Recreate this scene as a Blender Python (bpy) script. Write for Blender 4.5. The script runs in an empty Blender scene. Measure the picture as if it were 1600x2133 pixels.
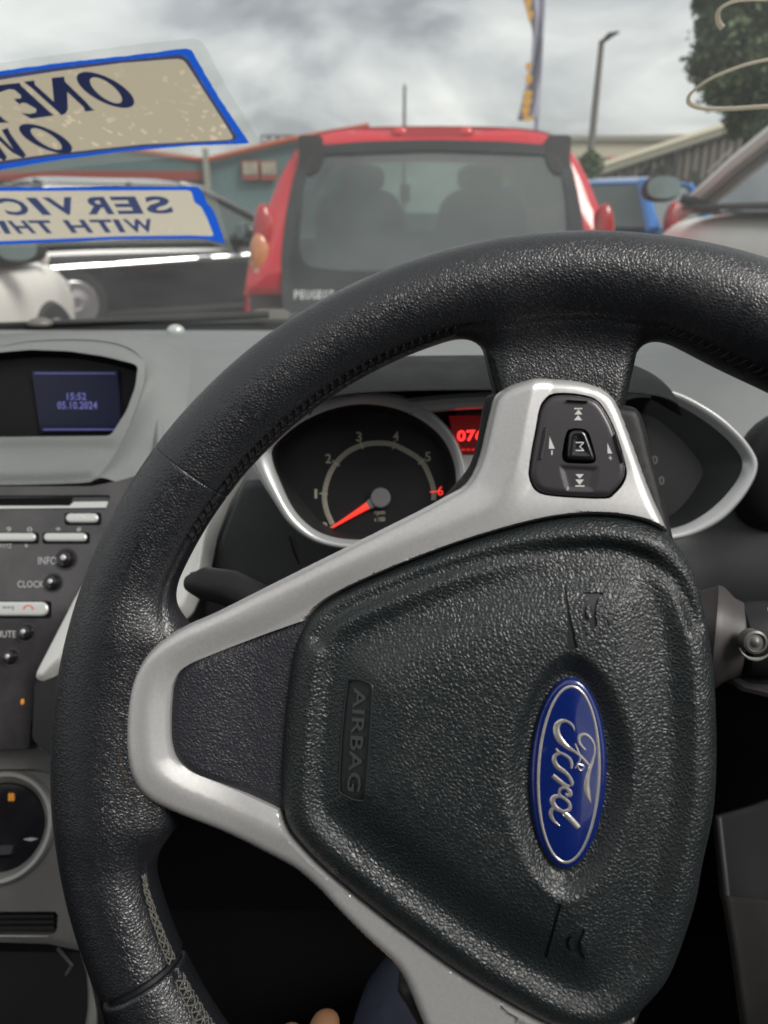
import bpy, bmesh, math, random
import numpy as np
from mathutils import Vector, Matrix
from mathutils.geometry import delaunay_2d_cdt
random.seed(7); np.random.seed(7)
R = np.radians
sc = bpy.context.scene
col = sc.collection

# ------------------------------------------------------------------ camera
PHI = math.atan(626.5/1600)                     # downward pitch of the phone
CAM = np.array([0, 0, 1.12])
FW = np.array([0, math.cos(PHI), -math.sin(PHI)]); UP = np.array([0, math.sin(PHI), math.cos(PHI)]); RT = np.array([1., 0, 0])
cd = bpy.data.cameras.new('camera'); cam = bpy.data.objects.new('camera', cd); col.objects.link(cam)
cam.location = CAM; cam.rotation_euler = (math.pi/2-PHI, 0, 0)
cd.sensor_fit = 'HORIZONTAL'; cd.sensor_width = 36; cd.lens = 36
cd.clip_start = .02; cd.clip_end = 800
cd.dof.use_dof = True; cd.dof.focus_distance = .325; cd.dof.aperture_fstop = 15.5
sc.camera = cam
sc.render.resolution_x = 768; sc.render.resolution_y = 1024
sc.view_settings.view_transform = 'Standard'; sc.view_settings.look = 'None'
sc.view_settings.exposure = 0.85; sc.view_settings.gamma = 1; sc.view_settings.use_curve_mapping = False

# ------------------------------------------------------------------ world: overcast sky
SUN_EL, SUN_AZ = 46, 126                          # elevation, azimuth to the right of straight ahead
w = bpy.data.worlds.new('World'); sc.world = w; w.use_nodes = True
nt = w.node_tree; nt.nodes.clear()
def wn(t, **k):
    n = nt.nodes.new(t)
    for a, b in k.items(): setattr(n, a, b)
    return n
out = wn('ShaderNodeOutputWorld'); bg = wn('ShaderNodeBackground'); bg.inputs['Strength'].default_value = .15
sky = wn('ShaderNodeTexSky', sky_type='NISHITA', sun_disc=False, sun_elevation=R(SUN_EL), sun_rotation=R(SUN_AZ))
tc = wn('ShaderNodeTexCoord'); sx = wn('ShaderNodeSeparateXYZ'); nt.links.new(tc.outputs['Generated'], sx.inputs[0])
def wm(op, a, b=None):
    n = wn('ShaderNodeMath', operation=op)
    for i, v in enumerate((a, b)):
        if v is None: continue
        if isinstance(v, (int, float)): n.inputs[i].default_value = v
        else: nt.links.new(v, n.inputs[i])
    return n.outputs[0]
den = wm('ADD', wm('MAXIMUM', sx.outputs[2], 0.0), .34)
px_, py_ = wm('DIVIDE', sx.outputs[0], den), wm('DIVIDE', sx.outputs[1], den)
cb = wn('ShaderNodeCombineXYZ'); nt.links.new(px_, cb.inputs[0]); nt.links.new(py_, cb.inputs[1]); cb.inputs[2].default_value = 3.1
n1 = wn('ShaderNodeTexNoise'); n1.inputs['Scale'].default_value = 2.3; n1.inputs['Detail'].default_value = 5; n1.inputs['Roughness'].default_value = .5; n1.inputs['Distortion'].default_value = .5
nt.links.new(cb.outputs[0], n1.inputs['Vector'])
cr = wn('ShaderNodeValToRGB'); nt.links.new(n1.outputs['Fac'], cr.inputs[0])
cr.color_ramp.elements[0].position = .36; cr.color_ramp.elements[0].color = (1.30, 1.31, 1.33, 1)
cr.color_ramp.elements[1].position = .66; cr.color_ramp.elements[1].color = (3.7, 3.62, 3.42, 1)
e = cr.color_ramp.elements.new(.48); e.color = (2.35, 2.35, 2.31, 1)
mx = wn('ShaderNodeMix', data_type='RGBA'); mx.inputs['Factor'].default_value = .93
nt.links.new(sky.outputs[0], mx.inputs[6]); nt.links.new(cr.outputs[0], mx.inputs[7])
nt.links.new(mx.outputs[2], bg.inputs['Color']); nt.links.new(bg.outputs[0], out.inputs[0])
sd = bpy.data.lights.new('sun', 'SUN'); sd.energy = 1.5; sd.angle = R(24); sd.color = (1, .96, .9)
sun = bpy.data.objects.new('sun', sd); col.objects.link(sun)
_d = Vector((math.sin(R(SUN_AZ))*math.cos(R(SUN_EL)), math.cos(R(SUN_AZ))*math.cos(R(SUN_EL)), math.sin(R(SUN_EL))))
sun.rotation_euler = _d.to_track_quat('Z', 'Y').to_euler()

ROOF_Y = -.42                                    # front edge of the unseen roof lining, set back to let light in
# ------------------------------------------------------------------ materials
def mat(name, color, rough=.5, metal=0, spec=.5, bump=None, noise=None, emis=None, coat=0, trans=0, sheen=0, alpha=1):
    m = bpy.data.materials.new(name); m.use_nodes = True
    N, L = m.node_tree.nodes, m.node_tree.links
    b = N['Principled BSDF']
    b.inputs['Base Color'].default_value = (*color, 1); b.inputs['Roughness'].default_value = rough
    b.inputs['Metallic'].default_value = metal; b.inputs['Specular IOR Level'].default_value = spec
    if coat: b.inputs['Coat Weight'].default_value = coat; b.inputs['Coat Roughness'].default_value = .05
    if trans: b.inputs['Transmission Weight'].default_value = trans
    if sheen: b.inputs['Sheen Weight'].default_value = sheen; b.inputs['Sheen Roughness'].default_value = .4
    if emis: b.inputs['Emission Color'].default_value = (*emis[0], 1); b.inputs['Emission Strength'].default_value = emis[1]
    t = N.new('ShaderNodeTexCoord')
    if noise:                                    # (scale, colour2, amount, roughness amount)
        n = N.new('ShaderNodeTexNoise'); n.inputs['Scale'].default_value = noise[0]; n.inputs['Detail'].default_value = 6; n.inputs['Roughness'].default_value = .65
        L.new(t.outputs['Object'], n.inputs['Vector'])
        r = N.new('ShaderNodeValToRGB'); r.color_ramp.elements[0].position = .35; r.color_ramp.elements[1].position = .68
        L.new(n.outputs['Fac'], r.inputs[0])
        r.color_ramp.elements[0].color = (*color, 1); r.color_ramp.elements[1].color = (*noise[1], 1)
        L.new(r.outputs[0], b.inputs['Base Color'])
        if len(noise) > 2 and noise[2]:
            mr = N.new('ShaderNodeMapRange'); L.new(n.outputs['Fac'], mr.inputs[0])
            mr.inputs[1].default_value = .3; mr.inputs[2].default_value = .7
            mr.inputs[3].default_value = rough-noise[2]; mr.inputs[4].default_value = rough+noise[2]
            L.new(mr.outputs[0], b.inputs['Roughness'])
    if bump:                                     # (kind, scale, strength, distance)
        kind, s, st, di = bump
        if kind == 'leather':
            nz = N.new('ShaderNodeTexNoise'); nz.inputs['Scale'].default_value = s*.35; nz.inputs['Detail'].default_value = 3
            L.new(t.outputs['Object'], nz.inputs['Vector'])
            ma = N.new('ShaderNodeVectorMath'); ma.operation = 'MULTIPLY_ADD'
            L.new(nz.outputs['Color'], ma.inputs[0]); ma.inputs[1].default_value = (1.6/s,)*3; L.new(t.outputs['Object'], ma.inputs[2])
            v = N.new('ShaderNodeTexVoronoi'); v.feature = 'DISTANCE_TO_EDGE'; v.inputs['Scale'].default_value = s
            L.new(ma.outputs[0], v.inputs['Vector'])
            mr = N.new('ShaderNodeMapRange'); mr.interpolation_type = 'SMOOTHSTEP'; L.new(v.outputs['Distance'], mr.inputs[0]); mr.inputs[2].default_value = .32
            n3 = N.new('ShaderNodeTexNoise'); n3.inputs['Scale'].default_value = s*1.7; n3.inputs['Detail'].default_value = 2; L.new(t.outputs['Object'], n3.inputs['Vector'])
            ad = N.new('ShaderNodeMath'); ad.operation = 'MULTIPLY_ADD'; L.new(n3.outputs['Fac'], ad.inputs[0]); ad.inputs[1].default_value = .55; L.new(mr.outputs[0], ad.inputs[2])
            src = ad.outputs[0]
            # wear: gloss differs a little from place to place
            n4 = N.new('ShaderNodeTexNoise'); n4.inputs['Scale'].default_value = 45; n4.inputs['Detail'].default_value = 4; L.new(t.outputs['Object'], n4.inputs['Vector'])
            m4 = N.new('ShaderNodeMapRange'); L.new(n4.outputs['Fac'], m4.inputs[0]); m4.inputs[1].default_value = .3; m4.inputs[2].default_value = .7
            m4.inputs[3].default_value = rough-.06; m4.inputs[4].default_value = rough+.08; L.new(m4.outputs[0], b.inputs['Roughness'])
        else:
            v = N.new('ShaderNodeTexNoise'); v.inputs['Scale'].default_value = s; v.inputs['Detail'].default_value = 4
            L.new(t.outputs['Object'], v.inputs['Vector']); src = v.outputs['Fac']
        bp = N.new('ShaderNodeBump'); bp.inputs['Strength'].default_value = st; bp.inputs['Distance'].default_value = di
        L.new(src, bp.inputs['Height']); L.new(bp.outputs[0], b.inputs['Normal'])
        if coat: L.new(bp.outputs[0], b.inputs['Coat Normal'])
    return m

M = {}
M['leather'] = mat('rim leather', (.010, .011, .014), .35, spec=.8, coat=.12, bump=('leather', 860, .45, .00023))
M['leather_fine'] = mat('rim leather fine', (.010, .011, .014), .33, spec=.8, coat=.12, bump=('leather', 960, .45, .00022))
M['pad'] = mat('airbag skin', (.012, .016, .017), .38, spec=.7, bump=('leather', 680, .5, .00034))
M['insert'] = mat('insert skin', (.022, .023, .030), .48, spec=.5, bump=('leather', 760, .6, .0003))
M['silver'] = mat('silver paint', (.52, .515, .51), .30, metal=.4, spec=.7, coat=.5, bump=('noise', 5200, .22, .0002), noise=(900, (.59, .585, .58)))
M['silver_trim'] = mat('silver satin trim', (.74, .74, .71), .32, metal=.35, spec=.6, coat=.3)
M['black_gloss'] = mat('gloss black', (.012, .011, .014), .12, spec=.55, coat=.3, noise=(60, (.016, .015, .018), .05))
M['button'] = mat('button plastic', (.045, .040, .046), .38, spec=.5, coat=.25, bump=('noise', 6000, .12, .0001))
M['black_plastic'] = mat('black plastic', (.013, .013, .014), .5, spec=.4, bump=('noise', 2600, .3, .0003))
M['dark'] = mat('dark felt', (.008, .008, .009), .9, spec=.1, bump=('noise', 900, .4, .001))
M['dash'] = mat('dash skin', (.235, .247, .246), .62, spec=.4, bump=('leather', 700, .35, .0004), noise=(12, (.26, .27, .268)))
M['dash_dark'] = mat('lower dash skin', (.075, .077, .080), .6, spec=.4, bump=('noise', 1600, .3, .0005), noise=(18, (.088, .09, .094)))
M['hood'] = mat('binnacle skin', (.006, .007, .0075), .6, spec=.4, bump=('leather', 900, .6, .0004))
M['radio'] = mat('radio gloss panel', (.035, .033, .035), .12, spec=.6, coat=.4, noise=(30, (.062, .058, .06), .04))
M['pill'] = mat('silver key', (.62, .64, .62), .28, metal=.3, spec=.6)
M['print'] = mat('white print', (.62, .66, .62), .5)
M['print_grey'] = mat('pale grey print', (.45, .45, .45), .5)
M['blue'] = mat('badge blue', (.004, .015, .125), .22, spec=.6, coat=1.0, noise=(900, (.005, .019, .15)))
M['chrome'] = mat('badge chrome', (.72, .68, .64), .25, metal=.7, bump=('noise', 700, .25, .0003), noise=(300, (.6, .56, .53)))
M['gauge'] = mat('dial face', (.008, .008, .010), .5, spec=.4)
M['gauge_cone'] = mat('dial surround', (.018, .019, .020), .5, spec=.35, bump=('noise', 2000, .15, .0002))
M['dial_print'] = mat('dial print', (.48, .45, .36), .5)
M['dial_shade'] = mat('dial hatch print', (.16, .15, .11), .5)
M['needle'] = mat('needle red', (.75, .03, .015), .4, emis=((1, .05, .03), .55))
M['needle_off'] = mat('bright red lens', (.7, .05, .05), .2, spec=.6, coat=.5)
M['hub'] = mat('hub grey', (.20, .20, .20), .35, spec=.5)
M['lcd_red_bg'] = mat('red display ground', (.02, .004, .004), .3, emis=((.5, .01, .01), .06))
M['lcd_red'] = mat('red display digits', (.6, .02, .01), .4, emis=((1, .03, .03), 1.1))
M['lcd_red_dim'] = mat('red display dim line', (.3, .02, .01), .4, emis=((1, .02, .02), .28))
M['screen'] = mat('display ground', (.006, .007, .018), .25, spec=.5, emis=((.06, .065, .17), .05))
M['screen_text'] = mat('display text', (.1, .1, .3), .4, emis=((.28, .28, .75), .15))
M['screen_line'] = mat('display line', (.1, .1, .3), .4, emis=((.2, .2, .5), .12))
M['thread_pale'] = mat('pale worn thread', (.17, .165, .145), .8, noise=(1500, (.07, .068, .06)))
M['thread_dark'] = mat('dark thread', (.014, .014, .017), .7)
M['grime'] = mat('brown grime', (.11, .075, .045), .8, noise=(3000, (.03, .022, .015)))
M['orange'] = mat('orange print', (.7, .3, .03), .5, emis=((1, .4, .03), .12))
M['red_print'] = mat('red print', (.7, .08, .05), .5)
M['jeans'] = mat('navy trousers', (.05, .055, .09), .85, spec=.2, bump=('noise', 1400, .5, .001), noise=(40, (.07, .077, .12)))
M['skin'] = mat('skin', (.44, .23, .13), .55, spec=.35, noise=(60, (.40, .20, .11)))
M['seat'] = mat('seat cloth', (.02, .02, .023), .9, spec=.2, bump=('noise', 1200, .4, .001))
# outside
M['red_paint'] = mat('red paint', (.62, .018, .032), .25, spec=.5, coat=.8, noise=(3, (.58, .020, .034)))
M['red_lamp'] = mat('red lamp', (.42, .01, .012), .2, spec=.6, coat=.6)
M['amber_lamp'] = mat('amber lamp', (.72, .24, .08), .25, spec=.6, coat=.6, noise=(14, (.5, .2, .1)))
M['hatch'] = mat('black hatch glass', (.022, .024, .026), .14, spec=.6, coat=.2)
M['rubber'] = mat('rubber', (.02, .02, .02), .7)
M['white_paint'] = mat('white paint', (.86, .86, .80), .42, spec=.3, noise=(2, (.78, .77, .72)))
M['black_paint'] = mat('black paint', (.014, .015, .017), .18, spec=.5, coat=.8)
M['blue_paint'] = mat('blue paint', (.02, .16, .50), .25, spec=.5, coat=.8)
M['car_glass'] = mat('car glass', (.06, .085, .08), .06, spec=.8, coat=.3)
M['mirror'] = mat('mirror glass', (.42, .50, .48), .12, metal=.7)
M['bright'] = mat('bright strip', (.8, .8, .8), .2, metal=.9)
M['alloy'] = mat('alloy wheel', (.45, .45, .46), .3, metal=.8)
M['asphalt'] = mat('asphalt', (.055, .055, .055), .9, bump=('noise', 60, .5, .01), noise=(1.5, (.075, .074, .07)))
M['teal_clad'] = mat('teal cladding', (.13, .22, .22), .55, noise=(.6, (.16, .24, .24)))
M['teal_dark'] = mat('teal wall', (.12, .20, .20), .6, noise=(.8, (.14, .22, .22)))
M['orange_trim'] = mat('orange roof edge', (.50, .13, .07), .5)
M['red_trim'] = mat('red band', (.42, .08, .06), .5, noise=(2, (.36, .09, .07)))
M['cream_clad'] = mat('cream cladding', (.58, .53, .40), .6, noise=(.3, (.62, .57, .44)))
M['grey_clad'] = mat('grey brown cladding', (.23, .21, .18), .65, noise=(.5, (.27, .245, .21)))
M['grey_roof'] = mat('roof edge', (.33, .32, .27), .6)
M['pane_cream'] = mat('lit pane', (.50, .47, .36), .3, noise=(3, (.3, .3, .24)))
M['steel'] = mat('galvanised steel', (.20, .19, .17), .5, metal=.4)
M['fence'] = mat('fence steel', (.06, .06, .055), .5, metal=.3)
M['bark'] = mat('bark', (.06, .045, .03), .9)
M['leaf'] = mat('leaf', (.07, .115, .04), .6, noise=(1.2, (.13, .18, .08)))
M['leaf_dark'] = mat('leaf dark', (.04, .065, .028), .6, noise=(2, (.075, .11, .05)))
M['flag_cloth'] = mat('flag cloth', (.44, .44, .52), .8, noise=(4, (.38, .38, .47)))
M['flag_orange'] = mat('flag orange', (.75, .42, .09), .8)

def glass_mat(name, tint, veil, veilcol=(.7, .72, .7), refl=.06, rough=0.0):
    m = bpy.data.materials.new(name); m.use_nodes = True
    N, L = m.node_tree.nodes, m.node_tree.links; N.clear()
    o = N.new('ShaderNodeOutputMaterial'); tr = N.new('ShaderNodeBsdfTransparent'); tr.inputs[0].default_value = (*tint, 1)
    gl = N.new('ShaderNodeBsdfGlossy'); gl.inputs['Roughness'].default_value = rough
    fr = N.new('ShaderNodeFresnel'); fr.inputs[0].default_value = 1.45
    m1 = N.new('ShaderNodeMixShader'); mm = N.new('ShaderNodeMath'); mm.operation = 'MULTIPLY'; mm.inputs[1].default_value = refl/.04
    L.new(fr.outputs[0], mm.inputs[0]); L.new(mm.outputs[0], m1.inputs[0]); L.new(tr.outputs[0], m1.inputs[1]); L.new(gl.outputs[0], m1.inputs[2])
    df = N.new('ShaderNodeBsdfTranslucent'); df.inputs[0].default_value = (*veilcol, 1)
    d2 = N.new('ShaderNodeBsdfDiffuse'); d2.inputs[0].default_value = (*veilcol, 1)
    ma = N.new('ShaderNodeMixShader'); ma.inputs[0].default_value = .5; L.new(df.outputs[0], ma.inputs[1]); L.new(d2.outputs[0], ma.inputs[2])
    t = N.new('ShaderNodeTexCoord'); n = N.new('ShaderNodeTexNoise'); n.inputs['Scale'].default_value = 9; n.inputs['Detail'].default_value = 8; L.new(t.outputs['Object'], n.inputs[0])
    mr = N.new('ShaderNodeMapRange'); L.new(n.outputs['Fac'], mr.inputs[0]); mr.inputs[1].default_value = .3; mr.inputs[2].default_value = .7; mr.inputs[3].default_value = veil*.7; mr.inputs[4].default_value = veil*1.3
    m2 = N.new('ShaderNodeMixShader'); L.new(mr.outputs[0], m2.inputs[0]); L.new(m1.outputs[0], m2.inputs[1]); L.new(ma.outputs[0], m2.inputs[2]); L.new(m2.outputs[0], o.inputs[0])
    return m
M['windscreen'] = glass_mat('windscreen glass', (.95, .97, .96), .125, refl=.0)  # pale layer in the glass paints a milky haze over everything outside
M['film'] = glass_mat('clear film', (.93, .94, .92), .16, (.8, .8, .75), refl=.03, rough=.15)
M['tail_glass'] = glass_mat('tinted rear window', (.40, .49, .46), .15, (.42,.50,.47), refl=.20, rough=.03)  # mottled pale layer stands for reflections on the glass
M['lens'] = glass_mat('instrument lens', (.97, .97, .97), .006, refl=.012)

def sticker_mat(name, base, spots):
    m = bpy.data.materials.new(name); m.use_nodes = True
    N, L = m.node_tree.nodes, m.node_tree.links; b = N['Principled BSDF']; o = N['Material Output']
    b.inputs['Roughness'].default_value = .5
    t = N.new('ShaderNodeTexCoord'); ns = N.new('ShaderNodeTexNoise'); ns.inputs['Scale'].default_value = 55; L.new(t.outputs['Object'], ns.inputs[0])
    ma = N.new('ShaderNodeVectorMath'); ma.operation = 'MULTIPLY_ADD'; L.new(ns.outputs['Color'], ma.inputs[0]); ma.inputs[1].default_value = (.022,)*3; L.new(t.outputs['Object'], ma.inputs[2])
    v = N.new('ShaderNodeTexVoronoi'); v.inputs['Scale'].default_value = 105; L.new(ma.outputs[0], v.inputs['Vector'])
    r = N.new('ShaderNodeValToRGB'); r.color_ramp.elements[0].position = .27; r.color_ramp.elements[0].color = (*spots, 1)
    r.color_ramp.elements[1].position = .31; r.color_ramp.elements[1].color = (*base, 1); L.new(v.outputs['Distance'], r.inputs[0])
    n2 = N.new('ShaderNodeTexNoise'); n2.inputs['Scale'].default_value = 12; n2.inputs['Detail'].default_value = 5; L.new(t.outputs['Object'], n2.inputs[0])
    mr = N.new('ShaderNodeMapRange'); L.new(n2.outputs['Fac'], mr.inputs[0]); mr.inputs[1].default_value = .42; mr.inputs[2].default_value = .60
    mxx = N.new('ShaderNodeMix'); mxx.data_type = 'RGBA'; L.new(mr.outputs[0], mxx.inputs['Factor']); mxx.inputs[6].default_value = (*base, 1); L.new(r.outputs[0], mxx.inputs[7])
    L.new(mxx.outputs[2], b.inputs['Base Color'])
    tl = N.new('ShaderNodeBsdfTranslucent'); L.new(mxx.outputs[2], tl.inputs[0])
    ms = N.new('ShaderNodeMixShader'); ms.inputs[0].default_value = .75; L.new(b.outputs[0], ms.inputs[1]); L.new(tl.outputs[0], ms.inputs[2]); L.new(ms.outputs[0], o.inputs[0])
    return m
def trans_mat(name, c, f=.6):
    m = bpy.data.materials.new(name); m.use_nodes = True
    N, L = m.node_tree.nodes, m.node_tree.links; b = N['Principled BSDF']; o = N['Material Output']
    b.inputs['Base Color'].default_value = (*c, 1); b.inputs['Roughness'].default_value = .4
    tl = N.new('ShaderNodeBsdfTranslucent'); tl.inputs[0].default_value = (*c, 1)
    ms = N.new('ShaderNodeMixShader'); ms.inputs[0].default_value = f; L.new(b.outputs[0], ms.inputs[1]); L.new(tl.outputs[0], ms.inputs[2]); L.new(ms.outputs[0], o.inputs[0])
    return m
M['backing'] = sticker_mat('yellowed sticker backing', (.64, .56, .42), (.88, .74, .56))
M['backing2'] = sticker_mat('pale sticker backing', (.78, .71, .57), (.86, .77, .62))
M['sticker_blue'] = trans_mat('blue sticker border', (.015, .16, .95), .6)
M['sticker_shade'] = trans_mat('inner border print', (.10, .11, .24), .5)
M['sticker_ink'] = trans_mat('blue lettering', (.14, .20, .55), .4)
M['marker'] = trans_mat('dried glue bead', (.85, .80, .70), .6)

# ------------------------------------------------------------------ helpers
def ray(px, py): return FW + (px-800)/1600*RT - (py-1066.5)/1600*UP
def U(px, py, Y):                                # photo direction met at the distance Y ahead
    d = ray(px, py); return CAM + d*(Y/d[1])
def UZ(px, py, z):
    d = ray(px, py); return CAM + d*((z-CAM[2])/d[2])
class Frame:
    def __init__(s, o, n, up=(0, 0, 1)):
        s.o = np.array(o, float); s.n = np.array(n, float)/np.linalg.norm(n); up = np.array(up, float)
        s.ey = up-np.dot(up, s.n)*s.n; s.ey /= np.linalg.norm(s.ey); s.ex = np.cross(s.ey, s.n)
    def P(s, u, v, h=0): return s.o+u*s.ex+v*s.ey+h*s.n
    def px(s, x, y, h=0):
        d = ray(x, y); t = np.dot(s.o+h*s.n-CAM, s.n)/np.dot(d, s.n); q = CAM+t*d-s.o
        return np.array([q@s.ex, q@s.ey])
    def pts(s, L, h=0): return np.array([s.px(x, y, h) for x, y in L])
    def arr(s, V): V = np.asarray(V, float); return s.o+V[:, :1]*s.ex+V[:, 1:2]*s.ey+V[:, 2:3]*s.n
    def mat4(s):
        m = Matrix(((s.ex[0], s.ey[0], s.n[0], s.o[0]), (s.ex[1], s.ey[1], s.n[1], s.o[1]), (s.ex[2], s.ey[2], s.n[2], s.o[2]), (0, 0, 0, 1)))
        return m
WORLD = Frame((0, 0, 0), (0, 0, 1), (0, 1, 0))

def tag(o, label=None, cat=None, group=None, kind=None):
    if label: o['label'] = label
    if cat: o['category'] = cat
    if group: o['group'] = group
    if kind: o['kind'] = kind
    return o
def thing(name, label, cat, loc=(0, 0, 0), m4=None, group=None):
    o = bpy.data.objects.new(name, None); col.objects.link(o); o.empty_display_size = .05
    if m4 is not None: o.matrix_world = m4
    else: o.location = loc
    o['mw'] = [x for r_ in (m4 if m4 is not None else Matrix.Translation(Vector(loc))) for x in r_]
    return tag(o, label, cat, group)
def mwof(o):
    while o is not None:
        if 'mw' in o: v = list(o['mw']); return Matrix([v[0:4], v[4:8], v[8:12], v[12:16]])
        o = o.parent
    return Matrix.Identity(4)
def mesh(name, V, F, m, parent=None, smooth=True, world=True, sharp=None):
    """V in world coordinates (world=True) or in the root's own coordinates"""
    V = np.asarray(V, float)
    if world and parent is not None:
        inv = np.array(mwof(parent).inverted()); V = V@inv[:3, :3].T+inv[:3, 3]
    me = bpy.data.meshes.new(name); me.from_pydata(V.tolist(), [], [list(map(int, f)) for f in F]); me.update()
    if m is not None: me.materials.append(M[m])
    if smooth: me.polygons.foreach_set('use_smooth', [True]*len(me.polygons))
    if smooth and sharp: me.set_sharp_from_angle(angle=R(sharp))
    o = bpy.data.objects.new(name, me); col.objects.link(o)
    if parent is not None: o.parent = parent
    return o
class MB:
    def __init__(s): s.V = []; s.F = []
    def add(s, V, F):
        b = len(s.V); s.V += [tuple(v) for v in V]; s.F += [[i+b for i in f] for f in F]; return s
    def box(s, c, sz, fr=None):
        c = np.array(c); h = np.array(sz)/2
        V = [c+h*np.array(k) for k in ((-1,-1,-1),(1,-1,-1),(1,1,-1),(-1,1,-1),(-1,-1,1),(1,-1,1),(1,1,1),(-1,1,1))]
        if fr: V = [fr.P(*v) for v in V]
        return s.add(V, [(0,3,2,1),(4,5,6,7),(0,1,5,4),(1,2,6,5),(2,3,7,6),(3,0,4,7)])
    def tube(s, pts, r, n=8, caps=True, flat=1.0):
        pts = [np.array(p, float) for p in pts]; rs = r if hasattr(r, '__len__') else [r]*len(pts)
        V = []; F = []; up = None
        for i, p in enumerate(pts):
            t = pts[min(i+1, len(pts)-1)]-pts[max(i-1, 0)]; t = t/(np.linalg.norm(t)+1e-12)
            if up is None: up = np.array([0, 0, 1.]) if abs(t[2]) < .9 else np.array([1., 0, 0])
            a = np.cross(t, up); a /= np.linalg.norm(a)+1e-12; b = np.cross(a, t); up = b
            for k in range(n):
                q = 2*math.pi*k/n; V.append(p+rs[i]*(math.cos(q)*a+math.sin(q)*flat*b))
        for i in range(len(pts)-1):
            for k in range(n): F.append((i*n+k, i*n+(k+1) % n, (i+1)*n+(k+1) % n, (i+1)*n+k))
        if caps: F.append(tuple(range(n-1, -1, -1))); F.append(tuple((len(pts)-1)*n+k for k in range(n)))
        return s.add(V, F)
    def ellipsoid(s, c, r, n=16, m=10, fr=None, p=1.0):
        V = []; F = []
        for i in range(m+1):
            a = math.pi*i/m
            for k in range(n):
                b = 2*math.pi*k/n
                q = [math.sin(a)*math.cos(b), math.sin(a)*math.sin(b), math.cos(a)]
                q = [math.copysign(abs(x)**p, x) for x in q]
                v = np.array(c)+np.array(r)*np.array(q); V.append(fr.P(*v) if fr else v)
        for i in range(m):
            for k in range(n): F.append((i*n+k, (i+1)*n+k, (i+1)*n+(k+1) % n, i*n+(k+1) % n))
        return s.add(V, F)
    def lathe(s, prof, fr, n=32):                 # prof: (radius, height along frame normal)
        V = []; F = []
        for (r_, h) in prof:
            for k in range(n): a = 2*math.pi*k/n; V.append(fr.P(r_*math.cos(a), r_*math.sin(a), h))
        for i in range(len(prof)-1):
            for k in range(n): F.append((i*n+k, i*n+(k+1) % n, (i+1)*n+(k+1) % n, (i+1)*n+k))
        F.append(tuple(range(n-1, -1, -1))); F.append(tuple((len(prof)-1)*n+k for k in range(n)))
        return s.add(V, F)
    def build(s, name, m, parent=None, smooth=True, sharp=35):
        return mesh(name, s.V, s.F, m, parent, smooth, True, sharp)

def catmull(P, n, closed=True):
    P = np.asarray(P, float); N = len(P); out_ = []
    rng = range(N) if closed else range(N-1)
    for i in rng:
        g = (lambda k: P[k % N]) if closed else (lambda k: P[min(max(k, 0), N-1)])
        p0, p1, p2, p3 = g(i-1), g(i), g(i+1), g(i+2)
        for k in range(n):
            t = k/n
            out_.append(.5*((2*p1)+(-p0+p2)*t+(2*p0-5*p1+4*p2-p3)*t*t+(-p0+3*p1-3*p2+p3)*t**3))
    if not closed: out_.append(P[-1])
    return np.array(out_)
def resample(P, step, closed=True):
    P = np.asarray(P, float); Q = np.vstack([P, P[:1]]) if closed else P
    L = np.r_[0, np.cumsum(np.linalg.norm(np.diff(Q, axis=0), axis=1))]
    n = max(8, int(L[-1]/step)); s = np.linspace(0, L[-1], n, endpoint=not closed)
    return np.column_stack([np.interp(s, L, Q[:, k]) for k in range(Q.shape[1])])
def round_poly(P, r, n=5):
    P = np.asarray(P, float); N = len(P); o_ = []
    for i in range(N):
        a, b, c = P[i-1], P[i], P[(i+1) % N]
        la, lc = np.linalg.norm(a-b), np.linalg.norm(c-b); rr = min(r, la*.45, lc*.45)
        p, q = b+(a-b)/la*rr, b+(c-b)/lc*rr
        for k in range(n+1): t = k/n; o_.append((1-t)**2*p+2*t*(1-t)*b+t*t*q)
    return np.array(o_)
def dist_poly(Q, P):
    A = P; B = np.roll(P, -1, axis=0); out_ = np.empty(len(Q)); D = B-A; L2 = (D**2).sum(1)+1e-18
    for i in range(0, len(Q), 4000):
        q = Q[i:i+4000, None, :]-A[None]
        t = np.clip((q*D).sum(2)/L2, 0, 1); out_[i:i+4000] = np.sqrt(((q-t[..., None]*D)**2).sum(2).min(1))
    return out_
def inside(Q, P):
    x, y = Q[:, 0], Q[:, 1]; c = np.zeros(len(Q), bool)
    for i in range(len(P)):
        x1, y1 = P[i]; x2, y2 = P[(i+1) % len(P)]
        m = ((y1 > y) != (y2 > y))
        if m.any(): c[m] ^= (x[m] < (x2-x1)*(y[m]-y1)/(y2-y1)+x1)
    return c
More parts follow.
